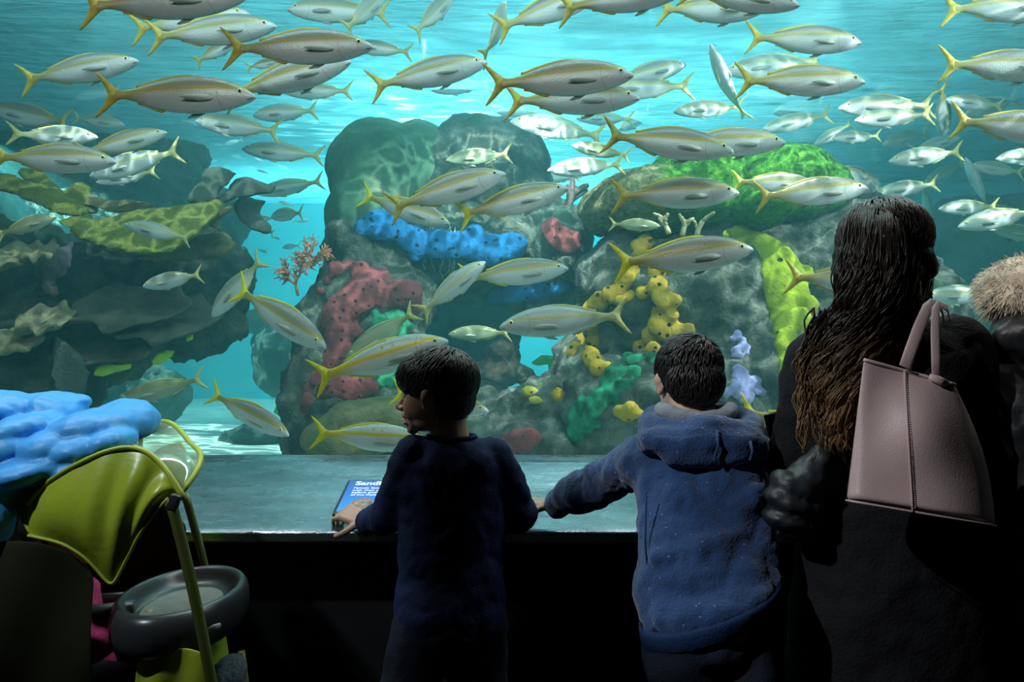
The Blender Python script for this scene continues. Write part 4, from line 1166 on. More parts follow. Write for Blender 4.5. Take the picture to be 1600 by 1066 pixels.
M_skin = skin_mat('warm_skin', (0.50, 0.30, 0.20))
M_skin2 = skin_mat('fair_skin', (0.56, 0.36, 0.26))
M_hair = hair_mat('black_hair', (0.012, 0.010, 0.010))
M_eyew = plain('eye_white', (0.75, 0.75, 0.72), 0.3); M_eyei = plain('brown_iris', (0.03, 0.015, 0.01), 0.2)
M_navy = cloth_mat('navy_jersey', (0.012, 0.022, 0.075), amp=0.25)
M_jean = cloth_mat('dark_denim', (0.011, 0.016, 0.030), amp=0.3)
M_fleece = cloth_mat('blue_fleece', (0.019, 0.056, 0.150), amp=0.25, fine=160, bstr=0.5, lint=(0.22, 0.34, 0.50), sheen=0.3)
M_fleece_d = cloth_mat('dark_blue_rib', (0.012, 0.035, 0.10), amp=0.2)
M_lining = cloth_mat('grey_lining', (0.22, 0.24, 0.27))
M_dark = cloth_mat('black_cloth', (0.012, 0.012, 0.014), amp=0.2)
M_shoe = plain('dark_rubber_shoe', (0.015, 0.015, 0.017), 0.6)

def ell_ring(c, hw, hd, yaw=0):
    q = Matrix.Rotation(radians(yaw), 3, 'Z')
    return (c, q @ V((hw, 0, 0)), q @ V((0, hd, 0)))

def legs(mb, hips, knees, ankles, r):
    for h, k, a in zip(hips, knees, ankles):
        limb(mb, [(h, r[0]), (k, r[1]), (a, r[2])])
def shoe(mb, a, d, L):
    a = V(a); d = V(d).normalized()
    f = V((a.x, a.y, 0.035))
    mb.caps(f - d * L * .18, f + d * L * .35, L * .15, L * .17); mb.ell(f + d * L * .55, (L * .17, L * .17, .034)); mb.caps(V((a.x, a.y, .10)), f, L * .15, L * .16)

# ---------------- first boy, head in profile
def boy_one():
    Y = 1.95; J = lambda x, y, yy=Y: P(x, y, yy)
    C = J(681, 681); R = frame((-cos(radians(14)), sin(radians(14)), -0.02), (0.03, 0, 1)); H = .208
    B = MB(); head(B, C, R, H, 0.025)
    neck = J(703, 672); chest = J(703, 735, 1.97); pel = J(702, 960, 1.92)
    limb(B, [(neck + V((-.004, .005, .02)), .046), (J(706, 715, 1.96), .05)])
    # torso under the top
    B.loft([ell_ring(J(705, 700, 1.96), .07, .05), ell_ring(J(705, 720, 1.96), .12, .075), ell_ring(chest, .13, .085), ell_ring(J(703, 830, 1.96), .115, .08), ell_ring(J(702, 920, 1.94), .115, .085), ell_ring(pel, .12, .09), ell_ring(J(702, 990, 1.92), .09, .07)])
    shl, ell_, wrl = J(646, 716, 1.95), J(604, 808, 2.00), J(574, 816, 2.165)
    shr, elr, wrr = J(768, 716, 1.97), J(812, 800, 2.0), J(770, 822, 2.24)
    limb(B, [(shl, .04), (ell_, .032), (wrl, .022)]); limb(B, [(shr, .04), (elr, .032), (wrr, .022)])
    hand(B, wrl + V((-.004, .002, .002)), V((-.78, .42, .20)), V((-.05, -.55, .8)), .140, -1, curl=(24, 38, 28), spread=9, thumb=58)
    hand(B, wrr, V((-.2, 1, .1)), V((0, -.2, 1)), .13, -1, curl=(15, 20, 15))
    hips = [J(662, 975, 1.92), J(742, 975, 1.92)]; kn = [J(612, 1190, 1.85), J(752, 1190, 1.95)]
    an = [V((-.32, 1.78, .08)), V((-.05, 1.92, .08))]
    legs(B, hips, kn, an, (.062, .045, .032))
    for a in an: B.caps(V((a.x, a.y, .05)), V((a.x, a.y + .12, .035)), .03, .026)
    o = B.build('person', M_skin); organic(o, .0034, 2)
    tag(o, 'boy in a navy long sleeved top leaning on the ledge, face turned in profile', 'person')
    # hair
    hb = MB()
    hair_cap(hb, C, R, H, [((0, -.07, .665), (.36, .45, .365)), ((0, -.23, .44), (.28, .225, .22)), ((0, .08, .71), (.335, .345, .27)), ((0, .285, .64), (.24, .125, .13)), ((-.31, -.04, .68), (.05, .18, .16)), ((.31, -.04, .70), (.05, .16, .14)), ((0, -.28, .29), (.18, .11, .11))])
    h = hb.build('hair', M_hair, o); organic(h, .006, 2, [(clouds(.02, 2), .006)])
    tb = MB(); tufts(tb, C, R, H, 1300, .50, 3, .32, .011, (0, -.06, .66), (.368, .458, .380), (0.05, -.25, 1.02), .42)
    tufts(tb, C, R, H, 1300, .46, 15, .32, .010, (0, .09, .70), (.342, .352, .285), (0, -.12, 1.0), 1.0)
    tufts(tb, C, R, H, 700, .20, 5, .24, .010, (0, -.23, .44), (.290, .240, .250), (0, -.40, .95), -.12)
    tb.build('hair_lock', M_hair, h)
    eyes(o, C, R, H, M_eyew, M_eyei)
    bb = MB(); T = lambda p: V(C) + R @ (V(p) * H)
    for s in (-1, 1): bb.tube([T((s * .05, .375, .575)), T((s * .13, .36, .595)), T((s * .21, .30, .575))], [.008 * H * 2, .011 * H * 2, .006 * H], 6)
    bb.build('eyebrows', M_hair, o)
    # long sleeved top
    S = MB()
    S.loft([ell_ring(J(706, 684, 1.955), .058, .05), ell_ring(J(706, 693, 1.955), .085, .06), ell_ring(J(706, 706, 1.96), .120, .075), ell_ring(J(705, 725, 1.965), .137, .088), ell_ring(J(704, 780, 1.965), .135, .094), ell_ring(J(704, 840, 1.96), .130, .094), ell_ring(J(703, 900, 1.95), .130, .097), ell_ring(J(704, 950, 1.93), .136, .105), ell_ring(J(706, 985, 1.93), .138, .108)])
    for (a, e, w_, bend) in ((shl, ell_, wrl, -1), (shr, elr, wrr, 1)):
        limb(S, [(a + V((0, 0, .004)), .051), (a.lerp(e, .5), .049), (e, .045), (e.lerp(w_, .5), .040)])
        S.tube([e.lerp(w_, .4), e.lerp(w_, .97)], [.041, .034], 18)
    s_ = S.build('long_sleeved_top', M_navy, o); organic(s_, .0070, 5, [(clouds(.12, 'h'), .018), (clouds(.035, 1), .005)])
    for e, w_ in ((ell_, wrl), (elr, wrr)):
        cb = MB(); cb.tube([e.lerp(w_, .90), e.lerp(w_, .94), e.lerp(w_, 1.0)], [.035, .037, .034], 18); cb.build('cuff', M_navy, s_)
    nb = MB(); pts = []
    for k in range(21):
        a = 2 * pi * k / 20; pts.append(J(706, 684, 1.955) + V((.058 * cos(a), .050 * sin(a), .003)))
    nb.tube(pts, .0055, 8); nb.build('neckband', M_navy, s_)
    L = MB()
    L.loft([ell_ring(J(703, 940, 1.93), .128, .098), ell_ring(J(702, 985, 1.92), .132, .102), ell_ring(J(702, 1010, 1.92), .11, .09)])
    legs(L, hips, kn, an, (.078, .060, .048))
    l = L.build('jeans', M_jean, o); organic(l, .009, 4, [(clouds(.08, 2), .02)])
    for a in an:
        sb = MB(); shoe(sb, a, (-.1, 1, 0), .20); x = sb.build('shoe', M_shoe, o); organic(x, .006, 3)
boy_one()

# ---------------- second boy, blue hooded jacket
def boy_two():
    Y = 1.86; J = lambda x, y, yy=Y: P(x, y, yy)
    C = J(1077, 662, 1.88); R = frame((-.10, 1, -.22), (0.02, 0.1, 1)); H = .205
    B = MB(); head(B, C, R, H)
    limb(B, [(J(1077, 645, 1.86), .048), (J(1085, 690, 1.83), .052)])
    pel = J(1110, 960, 1.66)
    shl, ell_, wrl = J(1010, 715, 1.84), J(930, 757, 2.02), J(862, 790, 2.19)
    shr, elr, wrr = J(1172, 715, 1.84), J(1190, 800, 1.98), J(1110, 815, 2.20)
    B.loft([ell_ring(J(1085, 700, 1.83), .09, .06), ell_ring(J(1090, 730, 1.82), .13, .085), ell_ring(J(1095, 800, 1.78), .125, .09), ell_ring(J(1105, 900, 1.70), .12, .09), ell_ring(pel, .125, .095), ell_ring(J(1110, 990, 1.65), .1, .08)])
    limb(B, [(shl, .042), (ell_, .034), (wrl, .024)]); limb(B, [(shr, .042), (elr, .034), (wrr, .024)])
    hand(B, wrl, V((-.80, .50, .02)), V((.05, -.25, 1)), .135, -1, curl=(12, 20, 14))
    hand(B, wrr, V((-.2, 1, .1)), V((0, -.2, 1)), .13, -1, curl=(15, 20, 15))
    hips = [J(1062, 975, 1.66), J(1160, 975, 1.66)]; kn = [V((.36, 1.60, .36)), V((.50, 1.60, .36))]; an = [V((.36, 1.50, .08)), V((.52, 1.52, .08))]
    legs(B, hips, kn, an, (.064, .046, .033))
    for a in an: B.caps(V((a.x, a.y, .05)), V((a.x, a.y + .12, .035)), .03, .026)
    o = B.build('person', M_skin2); organic(o, .0036, 2)
    tag(o, 'boy in a blue hooded fleece jacket seen from behind, arm stretched along the ledge', 'person')
    hb = MB()
    hair_cap(hb, C, R, H, [((0, -.06, .65), (.368, .455, .375)), ((0, -.28, .46), (.31, .24, .26)), ((0, .22, .78), (.29, .22, .2)), ((0, -.33, .28), (.25, .13, .17)), ((-.30, -.08, .68), (.06, .2, .14)), ((.30, -.08, .68), (.06, .2, .14))])
    h = hb.build('hair', M_hair, o); organic(h, .006, 2, [(clouds(.018, 2), .006)])
    tb = MB(); tufts(tb, C, R, H, 800, .16, 6, .20, .009, (0, -.28, .45), (.322, .262, .30), (0, -.40, .95), -.12); tufts(tb, C, R, H, 1600, .22, 8, .20, .009, (0, -.06, .645), (.369, .462, .381), (0.08, -.32, .92), .45); tb.build('hair_lock', M_hair, h)
    eyes(o, C, R, H, M_eyew, M_eyei)
    S = MB()
    S.loft([ell_ring(J(1090, 662, 1.83), .085, .07), ell_ring(J(1092, 685, 1.83), .13, .085), ell_ring(J(1094, 710, 1.83), .150, .10), ell_ring(J(1098, 760, 1.80), .152, .11), ell_ring(J(1102, 820, 1.76), .152, .115), ell_ring(J(1106, 890, 1.71), .150, .12),
            (J(1108, 925, 1.68), V((.148, 0, .040)), V((0, .12, 0))), (J(1108, 945, 1.67), V((.146, 0, .050)), V((0, .118, 0)))])
    limb(S, [(shl + V((.01, 0, 0)), .062), (shl.lerp(ell_, .5), .057), (ell_, .052), (ell_.lerp(wrl, .5), .047)]); S.tube([ell_.lerp(wrl, .4), ell_.lerp(wrl, .98)], [.048, .037], 18)
    limb(S, [(shr, .062), (shr.lerp(elr, .5), .058), (elr, .054), (elr.lerp(wrr, .5), .048)]); S.tube([elr.lerp(wrr, .4), elr.lerp(wrr, .98)], [.048, .038], 18)
    # folds over the small of the back
    for (x0, y0, x1, y1, yy, r) in ((1050, 776, 1140, 812, 1.716, .036), (1105, 822, 1190, 765, 1.704, .034), (1030, 870, 1150, 838, 1.662, .036)):
        limb(S, [(J(x0, y0, yy), r * .5), (J((x0 + x1) / 2, (y0 + y1) / 2 + 5, yy - .005), r), (J(x1, y1, yy), r * .5)])
    s_ = S.build('hooded_jacket', M_fleece, o); organic(s_, .0065, 10, [(clouds(.13, 'h'), .026), (clouds(.045, 1), .007)])
    hem = MB(); q = [J(1108, 950, 1.665), V((.146, 0, .052)), V((0, .120, 0))]
    R1 = [(q[0] + V((0, 0, .012)), q[1] * 1.0, q[2] * 1.0), (q[0], q[1] * 1.0, q[2] * 1.0), (q[0] - V((0, 0, .026)), q[1] * .97, q[2] * .97), (q[0] - V((0, 0, .034)), q[1] * .92, q[2] * .92)]
    hem.loft(R1, 40); hem.build('hem_band', M_fleece_d, s_)
    # hood lying on the shoulders
    Hd = MB()
    ring = []
    for k in range(25):
        a = 2 * pi * k / 24
        ring.append((J(1092, 658, 1.83) + V((.118 * cos(a) + .006, .082 * sin(a), .018 * sin(a) + .012 - .022 * abs(cos(a)))), .030))
    limb(Hd, ring, 12)
    for (x, y, yy, rx, ry, rz) in ((1098, 690, 1.745, .135, .050, .040), (1060, 685, 1.75, .085, .04, .035), (1150, 692, 1.755, .070, .045, .042), (1105, 712, 1.735, .105, .035, .026), (1170, 705, 1.78, .045, .05, .035), (1020, 690, 1.79, .04, .05, .03)):
        Hd.ell(J(x, y, yy), (rx, ry, rz))
    hd = Hd.build('hood', M_fleece, o); organic(hd, .007, 6, [(clouds(.08, 2), .022)])
    for (xs, ys) in (((1120, 1122, 1116), (672, 695, 720)), ((1172, 1176, 1172), (690, 705, 720))):
        sm = MB(); pts = [J(x, y, 1.695 + .02 * i * 0 + (.01 if i == 0 else 0)) for i, (x, y) in enumerate(zip(xs, ys))]; sm.tube(pts, .0028, 6); sm.build('hood_seam', M_fleece, hd)
    Ln = MB(); pts = []
    for k in range(25):
        a = 2 * pi * k / 24; pts.append((J(1088, 646, 1.83) + V((.078 * cos(a), .062 * sin(a), .008 * cos(a * 2))), .020))
    limb(Ln, pts, 10); ln = Ln.build('hood_lining', M_lining, hd); organic(ln, .006, 4, [(clouds(.03, 2), .008)])
    tag(ln, 'grey fleece lining')
    pk = MB(); pk.tube([J(1010, 770, 1.70), J(1008, 850, 1.68), J(1016, 935, 1.66)], .002, 6); pk.build('side_seam', M_fleece_d, s_)
    L = MB()
    L.loft([ell_ring(J(1110, 958, 1.68), .11, .090), ell_ring(J(1110, 985, 1.66), .13, .105), ell_ring(J(1110, 1015, 1.65), .11, .09)])
    legs(L, hips, kn, an, (.08, .062, .05))
    l = L.build('trousers', M_jean, o); organic(l, .009, 4, [(clouds(.08, 2), .02)])
    for a in an:
        sb = MB(); shoe(sb, a, (0, 1, 0), .20); x = sb.build('shoe', M_shoe, o); organic(x, .006, 3)
boy_two()

# ---------------- woman with long wavy hair
M_wool = cloth_mat('black_wool', (0.010, 0.010, 0.012), fine=140, bstr=0.5, amp=.2)
M_long = hair_mat('dark_brown_hair', (0.013, 0.008, 0.005), (0.34, 0.20, 0.085), 1.33, 1.03)
def woman():
    Y = 1.75; J = lambda x, y, yy=Y: P(x, y, yy)
    C = J(1378, 478); R = frame((-.12, 1, -.05)); H = .222
    B = MB(); head(B, C, R, H)
    limb(B, [(J(1380, 470), .052), (J(1382, 520), .056)])
    shl, ell_, wrl = J(1282, 560), J(1238, 712, 1.80), J(1226, 738, 2.02)
    shr, elr, wrr = J(1486, 545), J(1535, 700, 1.76), J(1480, 760, 1.95)
    B.loft([ell_ring(J(1382, 520), .10, .06), ell_ring(J(1384, 545), .17, .09), ell_ring(J(1386, 620), .165, .105), ell_ring(J(1388, 760), .14, .10), ell_ring(J(1390, 880), .17, .12), ell_ring(J(1390, 930), .16, .12)])
    limb(B, [(shl, .05), (ell_, .042), (wrl, .028)]); limb(B, [(shr, .05), (elr, .042), (wrr, .028)])
    hand(B, wrl, V((-.15, .35, .9)), V((0, 1, -.2)), .150, 1, curl=(20, 40, 30)); hand(B, wrr, V((-.5, .9, .1)), V((0, 0, 1)), .17, 1)
    hips = [V((.74, 1.75, .80)), V((.92, 1.75, .80))]; kn = [V((.75, 1.78, .44)), V((.92, 1.76, .44))]; an = [V((.75, 1.76, .09)), V((.93, 1.74, .09))]
    legs(B, hips, kn, an, (.09, .06, .042))
    for a in an: B.caps(V((a.x, a.y, .05)), V((a.x, a.y + .15, .035)), .035, .03)
    o = B.build('person', M_skin2); organic(o, .0042, 2)
    tag(o, 'woman with long wavy dark hair in a black coat, seen from behind', 'person')
    eyes(o, C, R, H, M_eyew, M_eyei)
    # coat
    S = MB()
    S.loft([ell_ring(J(1384, 502), .07, .065), ell_ring(J(1384, 518), .115, .08), ell_ring(J(1386, 535), .18, .10), ell_ring(J(1388, 560), .205, .118), ell_ring(J(1390, 640), .195, .13), ell_ring(J(1392, 760), .185, .13), ell_ring(J(1394, 880), .21, .145), ell_ring(J(1396, 1000), .23, .155), ell_ring(J(1396, 1070), .235, .16), ell_ring(J(1396, 1130), .235, .16)], 36)
    limb(S, [(shl, .072), (shl.lerp(ell_, .5), .066), (ell_, .060), (ell_.lerp(wrl, .5), .052)]); S.tube([ell_.lerp(wrl, .4), ell_.lerp(wrl, .95)], [.053, .047], 18)
    limb(S, [(shr, .078), (shr.lerp(elr, .5), .070), (elr, .064), (elr.lerp(wrr, .5), .054)]); S.tube([elr.lerp(wrr, .4), elr.lerp(wrr, .95)], [.054, .047], 18)
    s_ = S.build('black_coat', M_wool, o); organic(s_, .010, 5, [(clouds(.12, 2), .028), (clouds(.045, 1), .008)])
    L = MB(); legs(L, hips, kn, an, (.10, .072, .055)); l = L.build('trousers', M_dark, o); organic(l, .01, 4)
    for a in an:
        sb = MB(); shoe(sb, a, (0, 1, 0), .25); x = sb.build('shoe', M_shoe, o); organic(x, .007, 3)
    # hair: a body and several hundred wavy locks
    hb = MB()
    hair_cap(hb, C, R, H, [((0, -.06, .66), (.40, .48, .385)), ((0, -.22, .40), (.40, .33, .34)), ((0, .10, .80), (.34, .33, .24)), ((.30, .06, .42), (.12, .26, .34)), ((-.30, .06, .42), (.12, .26, .34))])
    for (x, y, yy, rx, ry, rz) in ((1378, 450, 1.70, .092, .07, .10), (1370, 510, 1.68, .086, .05, .08), (1348, 565, 1.655, .088, .035, .07), (1325, 620, 1.645, .055, .025, .05)):
        hb.ell(J(x, y, yy), (rx, ry, rz))
    h = hb.build('hair', M_long, o); organic(h, .008, 4, [(clouds(.05, 2), .02), (clouds(.018, 1), .006)])
    tb = MB(); tufts(tb, C, R, H, 1500, .30, 14, .55, .008, (0, -.06, .66), (.404, .484, .389), (0.02, .05, 1.06), .5); tb.build('crown_strands', M_long, h)
    rnd = random.Random(21); lb = MB()
    outl = [(315, 1330, 1420), (340, 1318, 1440), (380, 1310, 1449), (430, 1306, 1452), (480, 1298, 1448), (520, 1282, 1438), (560, 1262, 1424), (600, 1256, 1412), (640, 1266, 1388), (690, 1290, 1350)]
    def span(y):
        for (a, l0, r0), (b_, l1, r1) in zip(outl, outl[1:]):
            if a <= y <= b_:
                t = (y - a) / (b_ - a); return l0 + (l1 - l0) * t, r0 + (r1 - r0) * t
        return outl[-1][1:]
    def depth(y, u):
        # distance of the hair's outer face: round over the skull, then down the back
        w_ = 1 - (2 * u - 1) ** 2
        if y < 420: base = 1.74 - .155 * sqrt(max(0, 1 - ((y - 420) / 108.) ** 2) ) * sqrt(max(w_, .0))
        else: base = 1.74 - (.155 - .02 * min(1, (y - 420) / 150)) * (max(w_, .0) ** .4)
        return base
    for k in range(125):
        u = rnd.random(); y0 = rnd.choice((rnd.uniform(316, 350), rnd.uniform(320, 520), rnd.uniform(380, 560)))
        y1 = min(max(y0 + rnd.uniform(140, 300), 540), 708 - 70 * rnd.random() ** 2 - (60 * u if u > .5 else 0))
        n = 22; ph = rnd.uniform(0, 6.3); fr = rnd.uniform(.075, .115); am0 = rnd.uniform(5, 11)
        du = rnd.uniform(-.10, .10); lift = rnd.uniform(0, .010)
        for q in range(11):
            o1, o2, o3 = rnd.gauss(0, 3.2), rnd.gauss(0, .004), rnd.gauss(0, .22)
            r0 = rnd.uniform(.0009, .0020); pts = []; rad = []; cut = rnd.uniform(.85, 1.0)
            for i in range(n):
                t = i / (n - 1) * cut; y = y0 + (y1 - y0) * t
                l, r = span(y); uu = min(max(u + du * t, 0.01), .99)
                grow = min(1, max(0, (y - 350) / 150))
                x = l + (r - l) * uu + am0 * grow * sin(fr * y + ph + o3) + o1 * (1 - .35 * sin(fr * y + ph))
                pts.append(J(x, y, depth(y, uu) - lift * grow + .009 * cos(fr * y + ph + o3) * grow + o2 * .5)); rad.append(r0 * (1 - .8 * t ** 3) * (.4 + .6 * min(1, i / 3)))
            lb.tube(pts, rad, 4)
    for k in range(160):      # stray curls over the arm
        y0 = rnd.uniform(480, 560); x0 = rnd.uniform(1270, 1310); pts = []; ph = rnd.uniform(0, 6)
        y1 = rnd.uniform(600, 715); xe = rnd.uniform(1250, 1345)
        for i in range(14):
            t = i / 13; y = y0 + (y1 - y0) * t
            pts.append(J(x0 + (xe - x0) * t - 22 * sin(pi * t) * rnd.uniform(.9, 1) + 5 * sin(.11 * y + ph), y, 1.66 - .03 * t + .004 * cos(.11 * y + ph)))
        lb.tube(pts, [.002 * (1 - .8 * i / 13) + .0004 for i in range(14)], 5)
    lb.build('wavy_locks', M_long, h)
    # tote bag on her shoulder
    M_tote = plain('dusty_pink_leather', (0.52, 0.375, 0.36), 0.42, spec=0.4, nscale=5, namp=0.10, bstr=0.10, bscale=240)
    T = MB(); n = 18; m_ = 16
    def face(u, v, s):
        # u along, v down; s: -1 near face, +1 far face
        tl, tr, bl, br = (1349, 563), (1492, 602), (1322, 782), (1556, 822)
        x = (tl[0] * (1 - u) + tr[0] * u) * (1 - v) + (bl[0] * (1 - u) + br[0] * u) * v + 14 * sin(pi * v) * (u > .5) * (2 * u - 1)
        y = (tl[1] * (1 - u) + tr[1] * u) * (1 - v) + (bl[1] * (1 - u) + br[1] * u) * v
        belly = sin(pi * min(1, max(0, u))) ** .5
        th = (.010 + .060 * v ** .8) * (.25 + .75 * belly)
        dip = .016 * sin(pi * v) * sin(2 * pi * u + .5) + .008 * sin(7 * v + 4 * u) * sin(pi * u)
        return J(x, y, 1.52 + .05 * v * 0 + s * th + dip * (s < 0) + .05 * (1 - u) * 0)
    for s in (-1, 1):
        vs = [face(i / n, j / m_, s) for j in range(m_ + 1) for i in range(n + 1)]
        T.add(vs, [(j * (n + 1) + i, j * (n + 1) + i + 1, (j + 1) * (n + 1) + i + 1, (j + 1) * (n + 1) + i) for j in range(m_) for i in range(n)])
    # sides and bottom
    for u in (0, 1):
        vs = [face(u, j / m_, s) for j in range(m_ + 1) for s in (-1, 1)]
        T.add(vs, [(2 * j, 2 * j + 1, 2 * j + 3, 2 * j + 2) for j in range(m_)])
    vs = [face(i / n, 1, s) for i in range(n + 1) for s in (-1, 1)]
    T.add(vs, [(2 * i, 2 * i + 1, 2 * i + 3, 2 * i + 2) for i in range(n)])
    me = T.mesh('tote'); bm = bmesh.new(); bm.from_mesh(me); bmesh.ops.remove_doubles(bm, verts=bm.verts, dist=.0005); bmesh.ops.recalc_face_normals(bm, faces=bm.faces); bm.to_mesh(me); bm.free()
    root = tag(empty('tote_bag', P(1430, 720, 1.52)), 'dusty pink leather tote bag hanging on the shoulder of the long haired woman', 'bag')
    b_ = link('bag_body', me, M_tote, root)
    so = b_.modifiers.new('so', 'SOLIDIFY'); so.thickness = .003
    su = b_.modifiers.new('su', 'SUBSURF'); su.levels = 1; su.render_levels = 2
    sm = MB(); pts = [face(.44 + .0 * j, j / 10, -1) - V((0, .0025, 0)) for j in range(11)]; sm.tube(pts, .0022, 6); sm.build('seam', M_tote, root)
    st = MB()
    for j in range(60):
        p = face(.46, j / 62 + .01, -1) - V((0, .0025, 0)); q = face(.46, j / 62 + .018, -1) - V((0, .0025, 0)); st.tube([p, q], .0008, 5)
    st.build('stitching', plain('pale_thread', (0.62, 0.50, 0.48), .7), root)
    rm = MB(); rm.tube([face(i / 20, 0, -1) + V((0, 0, .001)) for i in range(21)], .0035, 8); rm.build('top_edge', M_tote, root)
    rm = MB(); rm.tube([face(i / 20, 1, -1) for i in range(21)], .0022, 8); rm.build('bottom_piping', M_tote, root)
    # two flat straps over the shoulder
    for pts in ([J(1414, 574, 1.505), J(1424, 545, 1.515), J(1436, 512, 1.53), J(1449, 482, 1.56), J(1458, 474, 1.60), J(1470, 480, 1.66), J(1476, 500, 1.74)],
                [J(1463, 592, 1.508), J(1462, 560, 1.515), J(1461, 520, 1.53), J(1462, 484, 1.56), J(1468, 475, 1.60), J(1480, 482, 1.66), J(1486, 502, 1.74)]):
        k = MB(); r = .0115 if pts[0].x < P(1440, 500, 1.5).x else .0085
        k.tube(pts, r, 12, True, .22, (0, -1, .25)); k.build('strap', M_tote, root)
    tab = MB(); tab.tube([J(1452, 588, 1.503), J(1470, 596, 1.501), J(1482, 598, 1.504)], [.006, .008, .004], 8, True, .4, (0, -1, 0)); tab.build('strap_tab', M_tote, root)
    # phone held up beside her
    ph = MB(); q = Matrix.Rotation(radians(-12), 3, 'Y') @ Matrix.Rotation(radians(20), 3, 'Z')
    ph.box(P(1214, 668, 1.985), (.031, .005, .040), q)
    p_ = ph.build('phone', plain('black_plastic', (0.01, 0.01, 0.012), .35), None, False)
    bv = p_.modifiers.new('b', 'BEVEL'); bv.width = .006; bv.segments = 3
    tag(p_, 'black phone held up beside the hooded boy by the woman', 'phone')
    # puffer coat over her arm
    c_ = MB()
    for (x, y, yy, rx, ry, rz, t) in ((1240, 760, 1.66, .052, .05, .030, -25), (1232, 785, 1.655, .055, .05, .026, -20), (1226, 812, 1.655, .050, .05, .022, -12), (1262, 745, 1.67, .04, .05, .045, -30), (1255, 790, 1.67, .045, .05, .05, 0), (1245, 822, 1.67, .042, .05, .03, 0), (1282, 712, 1.66, .022, .025, .026, 0)):
        c_.ell(J(x, y, yy), (rx, ry, rz), Matrix.Rotation(radians(-t), 3, 'Y'))
    c = c_.build('puffer_coat', plain('slate_nylon', (0.012, 0.016, 0.019), .5, nscale=6, bstr=.3, bscale=20)); organic(c, .007, 2, [(clouds(.03, 2), .012)])
    tag(c, 'slate grey quilted coat draped over the arm of the long haired woman', 'coat')
woman()

# ---------------- visitor at the frame edge
def edge_visitor():
    Y = 1.80; J = lambda x, y, yy=Y: P(x, y, yy)
    C = J(1622, 556); R = frame((.25, 1, 0)); H = .215
    B = MB(); head(B, C, R, H); limb(B, [(J(1622, 545), .05), (J(1624, 575), .055)])
    B.loft([ell_ring(J(1624, 550), .09, .06), ell_ring(J(1628, 580), .16, .09), ell_ring(J(1632, 700), .15, .1), ell_ring(J(1634, 860), .16, .11), ell_ring(J(1634, 950), .15, .11)])
    hips = [J(1580, 940), J(1690, 940)]; kn = [V((1.14, 1.8, .42)), V((1.30, 1.8, .42))]; an = [V((1.14, 1.78, .09)), V((1.30, 1.78, .09))]
    legs(B, hips, kn, an, (.085, .06, .042))
    for a in an: B.caps(V((a.x, a.y, .05)), V((a.x, a.y + .15, .035)), .035, .03)
    shl, ell_, wrl = J(1572, 600), J(1560, 740, 1.83), J(1600, 790, 2.05); shr, elr, wrr = J(1690, 600), J(1710, 740), J(1670, 790, 2.0)
    limb(B, [(shl, .05), (ell_, .042), (wrl, .028)]); limb(B, [(shr, .05), (elr, .042), (wrr, .028)])
    hand(B, wrl, V((.3, 1, .1)), V((0, 0, 1)), .17, -1); hand(B, wrr, V((-.3, 1, .1)), V((0, 0, 1)), .17, 1)
    o = B.build('person', M_skin2); organic(o, .005, 2)
    tag(o, 'person in a black jacket with a pale fur hood, half out of the frame', 'person')
    eyes(o, C, R, H, M_eyew, M_eyei)
    S = MB()
    S.loft([ell_ring(J(1622, 515), .075, .07), ell_ring(J(1624, 540), .12, .09), ell_ring(J(1628, 565), .16, .11), ell_ring(J(1632, 640), .17, .13), ell_ring(J(1634, 760), .175, .14), ell_ring(J(1636, 900), .18, .14), ell_ring(J(1636, 1000), .18, .14)], 32)
    limb(S, [(shl, .085), (ell_, .070), (ell_.lerp(wrl, .9), .055)]); limb(S, [(shr, .085), (elr, .07), (elr.lerp(wrr, .9), .055)])
    S.ell(J(1618, 525, 1.73), (.10, .07, .06))
    s_ = S.build('black_jacket', plain('black_nylon', (0.012, 0.013, 0.015), .45, bstr=.5, bscale=18), o); organic(s_, .010, 4, [(clouds(.07, 2), .03)])
    L = MB(); legs(L, hips, kn, an, (.1, .072, .055)); l = L.build('trousers', M_dark, o); organic(l, .01, 4)
    for a in an:
        sb = MB(); shoe(sb, a, (0, 1, 0), .25); x = sb.build('shoe', M_shoe, o); organic(x, .007, 3)
    M_fur = plain('pale_fur', (0.62, 0.53, 0.42), .8, nscale=30, namp=.3)
    f = MB()
    f.ell(J(1612, 452, 1.79), (.108, .115, .076)); f.ell(J(1602, 470, 1.76), (.086, .07, .055))
    h = f.build('fur_hood', M_fur, o); organic(h, .008, 2, [(clouds(.04, 2), .02)])
    rnd = random.Random(3); fb = MB()
    for k in range(3200):
        v = V((rnd.gauss(0, 1), rnd.gauss(0, 1), rnd.gauss(0, 1))).normalized()
        if rnd.random() < .6: c, r = J(1612, 452, 1.79), (.108, .115, .076)
        else: c, r = J(1602, 470, 1.76), (.086, .07, .055)
        p = c + V((v.x * r[0], v.y * r[1], v.z * r[2])) * .93
        d = (v + V((rnd.uniform(-.6, .6), rnd.uniform(-.6, .6), rnd.uniform(-.75, .3)))).normalized(); l = rnd.uniform(.012, .028)
        fb.tube([p, p + d * l * .5, p + d * l + V((0, 0, -.3 * l))], [.0012, .001, .0003], 4, False)
    ff = fb.build('fur_strands', M_fur, h); ff['kind'] = 'stuff'
edge_visitor()
